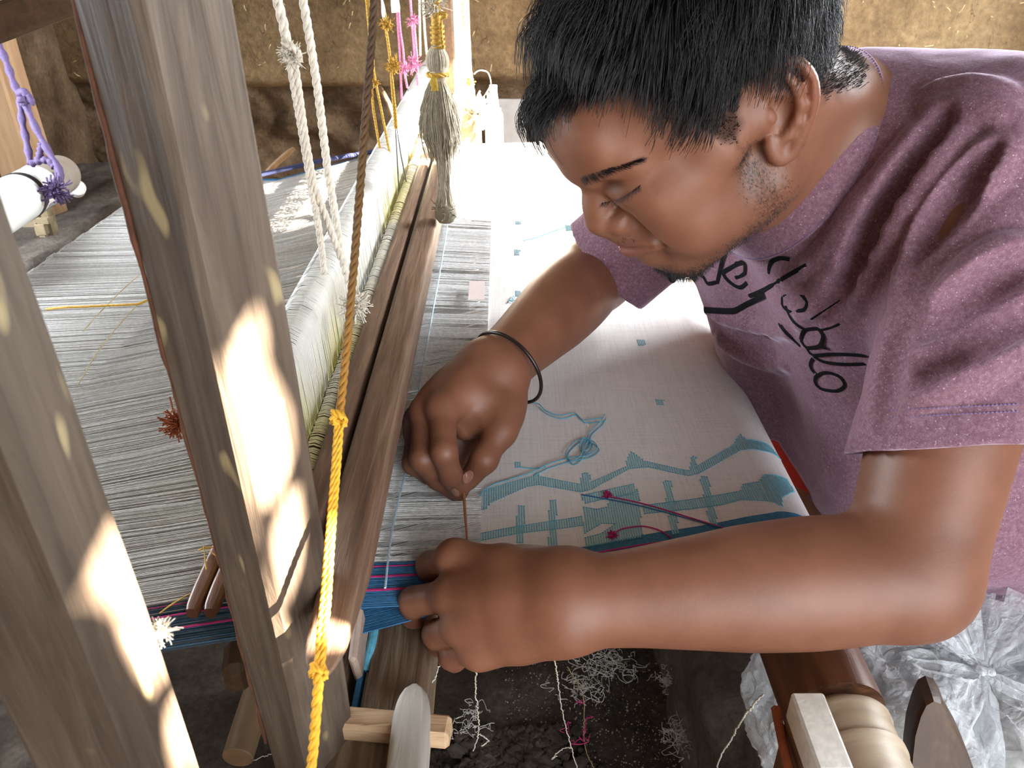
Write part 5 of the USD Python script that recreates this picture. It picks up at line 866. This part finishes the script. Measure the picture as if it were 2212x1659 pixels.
ridges = [([(2010, 255), (1920, 390), (1835, 520), (1765, 660)], .0065), ([(1990, 340), (1900, 460), (1800, 600), (1722, 700)], .005), ([(2090, 257), (1990, 410), (1915, 528), (1850, 650)], .0065), ([(2205, 290), (2120, 380), (2047, 467), (2000, 560)], .0065),
          ([(2211, 522), (2120, 580), (2024, 665)], .007), ([(2211, 621), (2100, 700), (1987, 794)], .008), ([(2211, 735), (2090, 800), (1975, 870)], .007), ([(1955, 330), (1880, 430), (1790, 540), (1700, 600)], .0045), ([(2150, 300), (2060, 420), (1985, 530), (1940, 640)], .005), ([(1480, 640), (1540, 675), (1620, 700), (1700, 720)], .004), ([(1545, 720), (1620, 770), (1700, 790)], .004), ([(2000, 200), (2080, 190), (2190, 215)], .004), ([(2010, 230), (2100, 235), (2200, 260)], .004)]
valleys = [([(1973, 676), (1930, 760), (1916, 850), (1908, 930)], .006), ([(2050, 257), (1955, 400), (1875, 525), (1805, 660)], .005), ([(2150, 330), (2050, 460), (1985, 560)], .005), ([(2211, 570), (2110, 640), (2000, 730)], .006), ([(2211, 680), (2090, 750), (1985, 830)], .006)]
folds = []
for (pts, r_) in ridges + valleys:
    mode = 'u' if any(pts is q[0] for q in ridges) else 's'; q = smoothline([(*p, 0) for p in pts], 9)[:, :2]; P, Nn = cast(plain_shirt, q)
    P = P + Nn * (-.15 if mode == 'u' else .8) * r_; w = np.sin(np.linspace(.25, math.pi - .25, 9)) ** .6 * r_ * 1.5
    folds += [cone(a, b, ra, rb, .011, mode) for a, b, ra, rb in zip(P[:-1], P[1:], w[:-1], w[1:]) if np.linalg.norm(a - b) < .2]
insides = [Op(o.fn, o.c, o.rad, 's', .002, o.lo, o.hi) for o in (cut(cone(H1 - UA1 * .04 + A([.011, 0, 0]), E1 + UA1 * .05 + A([.014, 0, 0]), .042, .064), H1 + UA1 * .05, UA1), cut(cone(H2 - UA2 * .04, E2 + UA2 * .05, .045, .0615), H2 + UA2 * .05, UA2))]
wp, wn = cast(plain_shirt, [(1682, 955), (1752, 1068), (1705, 1025)]); wc_ = wp.mean(0); pn = unit(np.cross(wp[1] - wp[0], ray(1730, 1005)))
if (wp[2] - wp[0]) @ pn < 0: pn = -pn
flap = Op(lambda P: np.maximum(-((P - wp[0]) @ pn), np.linalg.norm(P - wp[2], axis=1) - .042), wp[2], .07, 's', .002)
shirt_ops = plain_shirt + folds + insides + [collar_cut, flap]
sv, sf = nets(shirt_ops, PERSON_H * 1.25, disp=lambda P: .0035 * (meshkit.fbm(P * 26, 3, 5) - .5) + .0016 * (meshkit.noise(P * A([60, 60, 25]), 8) - .5))
_cc = trimesh.graph.connected_component_labels(trimesh.Trimesh(sv, sf, process=False).face_adjacency, len(sf)); sv, sf = compact((sv, sf[_cc == np.bincount(_cc).argmax()]))
cloth_m = mat('mauve_jersey', {'g': ('geometry', {}), 'n': ('noise_texture', {'scale': 330.0, 'detail': 3.0}), 'm': ('mapping', {'scale': (1500, 260, 1500)}), 'n2': ('noise_texture', {'scale': 1.0, 'detail': 2.0}), 'n3': ('noise_texture', {'scale': 700.0, 'detail': 1.0}), 'fr': ('rgb_ramp', {'ramp': [(.69, (0, 0, 0)), (.74, (.55, .55, .55))]}), 'a': ('math', {'math_type': 'add'}), 'h': ('math', {'math_type': 'multiply', 'value2': .5}),
    'r': ('rgb_ramp', {'ramp': [(.32, (.135, .062, .088)), (.5, (.20, .105, .138)), (.68, (.285, .170, .215))]}), 'mx': ('mix', {'color2': (.62, .5, .6)}), 'b': ('bump', {'strength': .35, 'distance': .0006}), 'p': ('principled_bsdf', {'roughness': .85, 'specular_ior_level': .15, 'sheen_weight': .55, 'sheen_roughness': .4, 'sheen_tint': (.9, .75, .95)})},
    [('g.position', 'n.vector'), ('g.position', 'm.vector'), ('g.position', 'n3.vector'), ('m.vector', 'n2.vector'), ('n.fac', 'a.value1'), ('n2.fac', 'a.value2'), ('a.value', 'h.value1'), ('h.value', 'r.fac'), ('r.color', 'mx.color1'), ('n3.fac', 'fr.fac'), ('fr.color', 'mx.fac'), ('mx.color', 'p.base_color'), ('h.value', 'b.height'), ('b.normal', 'p.normal')])
shirt = man.part('t_shirt', (sv, sf), cloth_m, True, label='mauve short-sleeved T-shirt')
# collar: a flat band round the neck opening
u1 = unit(np.cross(CN, [0, 0, 1.])); u2 = np.cross(CN, u1); ang = np.arange(96) * 2 * np.pi / 96; dirs = np.cos(ang)[:, None] * u1 + np.sin(ang)[:, None] * u2; rr_ = np.full(96, .02)
for _ in range(60): d = sdf(plain_shirt, CC - CN * .003 + dirs * rr_[:, None]); rr_ = np.clip(rr_ - d * .8, .02, .14)
rr_ = np.convolve(np.r_[rr_[-4:], rr_, rr_[:4]], np.ones(9) / 9, 'valid'); ring = CC + dirs * rr_[:, None]
outw = unit(dirs * .55 - CN * .8)                                          # down the slope of the shirt
def band(lo, hi, lift, th):
    sec = [(lo, 0), (lo, th), ((lo + hi) / 2, th * 1.25), (hi, th), (hi, 0)]; V = np.stack([ring + outw * a - dirs * .0 + unit(dirs + CN * .6) * (b + lift) for a, b in sec], 1); n, m = V.shape[:2]; V = V.reshape(-1, 3); i, j = np.meshgrid(np.arange(n), np.arange(m - 1), indexing='ij'); return V, np.stack([i * m + j, i * m + j + 1, (i + 1) % n * m + j + 1, (i + 1) % n * m + j], -1).reshape(-1, 4)
man.part('collar', band(-.012, .014, .0015, .0028), cloth_m, True, under=shirt)
st = [ring[k] * (1 - f) + ring[(k + 1) % 96] * f for k in range(96) for f in (0, .5)]
stitch_m = plain('violet_stitching', (.16, .12, .30), .8, .1, 200)
man.part('collar_stitch', many_tubes([[p + outw[i // 2] * .0125 + unit(dirs[i // 2] + CN * .6) * .0045, p + outw[i // 2] * .0125 + unit(dirs[i // 2] + CN * .6) * .0045 + unit(np.cross(CN, dirs[i // 2])) * .0016] for i, p in enumerate(st)], .0004, 4), stitch_m, under=shirt, kind='stuff')
SEG = []
for off_ in (.018, .026):
    q = [(x, 938 - (x - 1905) * .05 - off_ * 2300 * .85) for x in np.arange(1925, 2208, 9.0)]; P, Nn = cast(shirt_ops, q, off=.0006); SEG += [(a, a + (b - a) * .55) for a, b in zip(P[:-1], P[1:]) if np.linalg.norm(a - b) < .02]
man.part('hem_stitch', many_tubes(SEG, .00045, 4), stitch_m, under=shirt, kind='stuff')
# the black script printed on its chest
strokes = [([(1445, 582), (1450, 604), (1466, 613), (1481, 600), (1475, 588), (1482, 609), (1498, 613)], 7), ([(1498, 613), (1507, 590), (1519, 599), (1529, 613), (1547, 609)], 7), ([(1562, 548), (1556, 580), (1549, 612)], 7), ([(1604, 566), (1576, 580), (1562, 590), (1578, 611), (1598, 621), (1613, 611)], 7), ([(1588, 570), (1607, 567), (1608, 588), (1588, 600)], 6),
    ([(1660, 591), (1667, 566), (1688, 558), (1706, 561)], 7), ([(1618, 640), (1650, 626), (1692, 601), (1742, 573)], 7), ([(1478, 662), (1530, 670), (1580, 672), (1612, 658), (1650, 638)], 9), ([(1690, 640), (1689, 656), (1705, 672), (1735, 670), (1743, 655), (1735, 641), (1712, 634), (1692, 640)], 6), ([(1697, 660), (1710, 690), (1736, 711)], 6),
    ([(1752, 690), (1785, 668), (1815, 648)], 4), ([(1768, 714), (1790, 709), (1813, 700)], 4), ([(1682, 700), (1695, 716), (1712, 733), (1728, 748)], 6), ([(1730, 735), (1740, 713), (1764, 710), (1778, 728), (1770, 748), (1746, 752), (1730, 735)], 7), ([(1768, 748), (1786, 753)], 6),
    ([(1742, 752), (1757, 768), (1800, 765), (1850, 767), (1878, 772), (1874, 785), (1830, 787), (1780, 782), (1757, 770)], 6), ([(1756, 775), (1750, 790), (1760, 806)], 6), ([(1760, 816), (1785, 805), (1814, 815), (1825, 832), (1806, 845), (1776, 841), (1760, 826), (1762, 814)], 6)]
ink = plain('black_shirt_print', (.008, .008, .009), .9, .2, 150, .2, .0006, specular_ior_level=.1)
for pts, w_ in strokes:
    q = smoothline([(*p, 0) for p in pts], 26)[:, :2]; P, Nn = cast(shirt_ops, q, off=.0004); tt_ = unit(np.gradient(P, axis=0)); sd_ = unit(np.cross(Nn, tt_)); ww = w_ * .72 / F * ((P - CAM) @ fwd)[:, None]
    ok = np.linalg.norm(np.diff(P, axis=0), axis=1) < .02
    V = np.stack([P + sd_ * ww, P + Nn * .0004, P - sd_ * ww], 1).reshape(-1, 3); i = np.arange(25)[ok]; Fq = np.vstack([np.stack([i * 3 + k, i * 3 + k + 1, i * 3 + k + 4, i * 3 + k + 3], 1) for k in (0, 1)])
    if ok.all(): man.part('print_letter', (V, Fq[:, ::-1]), ink, True, under=shirt)
    elif len(i):
        cutk = np.r_[-1, np.where(~ok)[0], 25]
        for a_, b_ in zip(cutk[:-1], cutk[1:]):
            if b_ - a_ > 2: i = np.arange(a_ + 1, b_); Fq = np.vstack([np.stack([i * 3 + k, i * 3 + k + 1, i * 3 + k + 4, i * 3 + k + 3], 1) for k in (0, 1)]); man.part('print_letter', (V, Fq[:, ::-1]), ink, True, under=shirt)
# lower garment
low = [infl(o, .012) for o in hips] + [infl(o, .010) for o in legs if o.rad > .05 and o.c[2] > .1]
low = [cut(o, HIPM - TA * .10, -TA) for o in low] + [cut(infl(o, .009), HEM + TA * .012, -TA) for o in trunk]
lv_, lf_ = nets(low, .005, disp=lambda P: .006 * (meshkit.fbm(P * 16, 3, 6) - .5)); man.part('trousers', (lv_, lf_), plain('black_trouser_cloth', (.012, .011, .014), .9, .3, 200), True)
rv_, rf_ = nets([cut(cut(infl(o, .0065), HEM + TA * .10, TA), HEM - TA * .33, -TA) for o in trunk], .005, disp=lambda P: .004 * (meshkit.fbm(P * 20, 3, 7) - .5)); man.part('waistcloth', (rv_, rf_), plain('red_waistcloth', (.50, .03, .02), .8, .2, 200), True, label='red cloth showing at the waist under the shirt')

# ------------------------------------------------------------------ hair, brow, lashes, beard, nails, bangle
GL = RM.T @ A([0, 0, -1.]); gen = np.random.default_rng(21)
EC_, ER_ = A([-6, 0, 46.]), A([97, 76, 81.])
def scalp(l): q = l - EC_; k0 = np.sqrt(((q / ER_) ** 2).sum(-1)); k1 = np.sqrt(((q / ER_ ** 2) ** 2).sum(-1)) + 1e-9; return k0 * (k0 - 1) / k1, unit(q / ER_ ** 2)
pool = np.where(hm > .45)[0]; pw = 1 + 2.0 * (hairfield(lv[pool]) < 24); ids = gen.choice(pool, 26000, p=pw / pw.sum()); l0 = lv[ids] + gen.normal(0, 1.2, (26000, 3)); fld = hairfield(l0)
top = np.clip((fld - 18) / 40, 0, 1); top = np.maximum(top, .85 * np.clip((l0[:, 0] - 55) / 25, 0, 1) * (fld > 0)); front = np.clip((l0[:, 0] - 20) / 50, 0, 1); back = np.clip((-l0[:, 0] - 20) / 60, 0, 1)
far = 1 / (1 + np.exp((l0[:, 1] - 4) / 7)); nearfront = np.clip((l0[:, 0] - 48) / 22, 0, 1) * np.clip(1 - (fld - 22) / 30, 0, 1) * (1 - far)
Ln = (13 + 40 * top + 22 * front * top * (.25 + .75 * far)) * (1 - .62 * nearfront) * (1 - .4 * ((l0[:, 0] > 18) & (l0[:, 0] < 64) & (fld < 22))) * (1 - .45 * back) * gen.uniform(.55, 1.12, len(l0)); lift = (2.0 + (20 + 14 * front) * top * (1 - .4 * back)) * np.maximum(gen.uniform(.15, 1.1, len(l0)), .35 * front)
cl_ = np.stack([meshkit.noise(l0 * .075 + k * 9, 40 + k) - .5 for k in range(3)], -1) * 1.5 + np.stack([meshkit.noise(l0 * .25 + k * 7, 50 + k) - .5 for k in range(3)], -1) * .7 + gen.normal(0, .10, l0.shape)
g0 = GL + A([.12, 0, 0]) + cl_ * .55; pts = [l0]; p = l0.copy(); K = 9
for k in range(1, K):
    d, n = scalp(p); u = g0 - n * np.minimum((g0 * n).sum(-1), 0)[:, None] * 1.0 - n * np.maximum((g0 * n).sum(-1), 0)[:, None] * np.clip(1 - k / 7, 0, 1)[None]
    tgt = lift * math.sin(min(k / 4, 1) * 1.4); u = unit(u) + n * np.clip((tgt - d) * .16, -.8, 1.3)[:, None]; p = p + unit(u) * (Ln / (K - 1))[:, None]; d2, n2 = scalp(p); p = p + n2 * np.maximum(.6 - d2, 0)[:, None] * (p[:, 2] > 40)[:, None]; pts.append(p)
Hs = np.stack(pts, 1); Hw = HT + (Hs / 1000) @ RM.T
hair_m = mat('black_hair', {'p': ('principled_bsdf', {'base_color': (.007, .006, .007), 'roughness': .45, 'specular_ior_level': .35})}, [])
# a dark under-layer so that no scalp shines through
capv, capf = nets([hell((-6, 0, 47), (97.5, 77, 83), 10), hell((48, 0, 64), (42, 50, 34), 20)] + [Op(lambda P: -(hairfield(tolocal(P)) - 15) / 1000, HT, .3, 'i', .003)], .0028)
hairp = man.part('hair', (capv, capf), hair_m, True, label='short black hair')
man.curves('strands', list(Hw), .00052, hair_m, under=hairp, kind='stuff')
def tufts(pxs, dpx, L, jit, seed, width, name, label):
    g = np.random.default_rng(seed); P, Nn = cast(BODY, pxs); out = []
    for p, n, (dx, dy) in zip(P, Nn, dpx):
        d = unit(right * dx - upv * dy + g.normal(0, jit, 3)); d = unit(d - n * (d @ n) + n * .35); l_ = L * g.uniform(.6, 1.15); out.append(A([p + d * l_ * s + n * (.0008 * math.sin(s * 2.2)) for s in (0, .33, .66, 1)]))
    man.curves(name, out, width, hair_m, label=label, kind='stuff')
bp = smoothline([(1256, 385, 8), (1285, 376, 10), (1315, 366, 8), (1345, 358, 6), (1380, 345, 3)], 60); g = np.random.default_rng(4); q, dq = [], []
for _ in range(400): k = g.integers(0, 60); x, y, w_ = bp[k]; q.append((x + g.normal(0, 2), y + g.uniform(-.5, .5) * w_)); dq.append((1, -.32 + g.normal(0, .12)))
tufts(q, dq, .0062, .2, 5, .00018, 'eyebrow', 'dark eyebrow')
q, dq = [], []
for _ in range(90):
    s_ = g.random(); x, y = np.interp(s_, np.linspace(0, 1, 6), [p[0] for p in lidpx]), np.interp(s_, np.linspace(0, 1, 6), [p[1] for p in lidpx]); q.append((x, y + 1)); dq.append((-.45 + s_ * .5 + g.normal(0, .1), 1))
tufts(q, dq, .0052, .14, 6, .00018, 'eyelashes', 'dark lowered eyelashes')
bi = np.where(beard > .12)[0]; wgt = beard[bi] ** 1.6; bi = gen.choice(bi, 5200, p=wgt / wgt.sum()); tm = trimesh.Trimesh(body_v, body_f, process=False); bn = np.asarray(tm.vertex_normals)[bi]
dn = unit(unit(RM @ A([.25, 0, -1.])) + bn * .55 + gen.normal(0, .22, bn.shape)); Lb = (.0018 + .0036 * np.clip(blob(la[bi], (88, 8, -94), (18, 24, 14)) * 1.3, 0, 1)) * gen.uniform(.5, 1.2, len(bi)); rb = body_v[bi] + gen.normal(0, .0009, bn.shape)
man.curves('beard', [A([a, a + d * l_ * .5, a + d * l_]) for a, d, l_ in zip(rb, dn, Lb)], .00022, hair_m, label='short black stubble and chin beard', kind='stuff')
nail_m = plain('finger_nail', (.33, .16, .12), .28, .06, 200, .05)
for c_, ax, wx, wy in (((1011, 1030), (.62, -1), 10.5, 15), ((984, 1064), (-.7, -.75), 6.5, 10)):
    a = A(ax) / np.hypot(*ax); b_ = A([-a[1], a[0]]); n_ = 9; uu, vv_ = np.meshgrid(np.linspace(-1, 1, n_), np.linspace(-1, 1, n_)); ru = uu * np.sqrt(1 - vv_ ** 2 / 2); rv = vv_ * np.sqrt(1 - uu ** 2 / 2); pxs = A(c_) + ru.reshape(-1, 1) * b_ * wx + rv.reshape(-1, 1) * a * wy
    P, Nn = cast(BODY, pxs, off=.0004); Nm = unit(Nn.mean(0)); P = P + Nm * (.0005 * (1 - (ru ** 2 + rv ** 2).reshape(-1, 1))); i, j = np.meshgrid(np.arange(n_ - 1), np.arange(n_ - 1), indexing='ij'); Q_ = np.stack([i * n_ + j, i * n_ + j + 1, (i + 1) * n_ + j + 1, (i + 1) * n_ + j], -1).reshape(-1, 4)
    man.part('fingernail', (P, Q_), nail_m, True, label='pale pink fingernail')
wc = at(1097, 795, .712); bax = unit(unit(E2 - W2) * .8 + A([.35, .1, .25])); b1 = unit(np.cross(bax, [0, 0, 1.])); b2 = np.cross(bax, b1); a_ = np.linspace(0, 2 * np.pi, 80)
man.part('bangle', tube(wc + .0375 * (np.cos(a_)[:, None] * b1 + np.sin(a_)[:, None] * b2), .0017, 10, False), plain('black_bangle', (.012, .009, .008), .3, .1, 60, .03), True, label='thin black bangle on the far wrist')
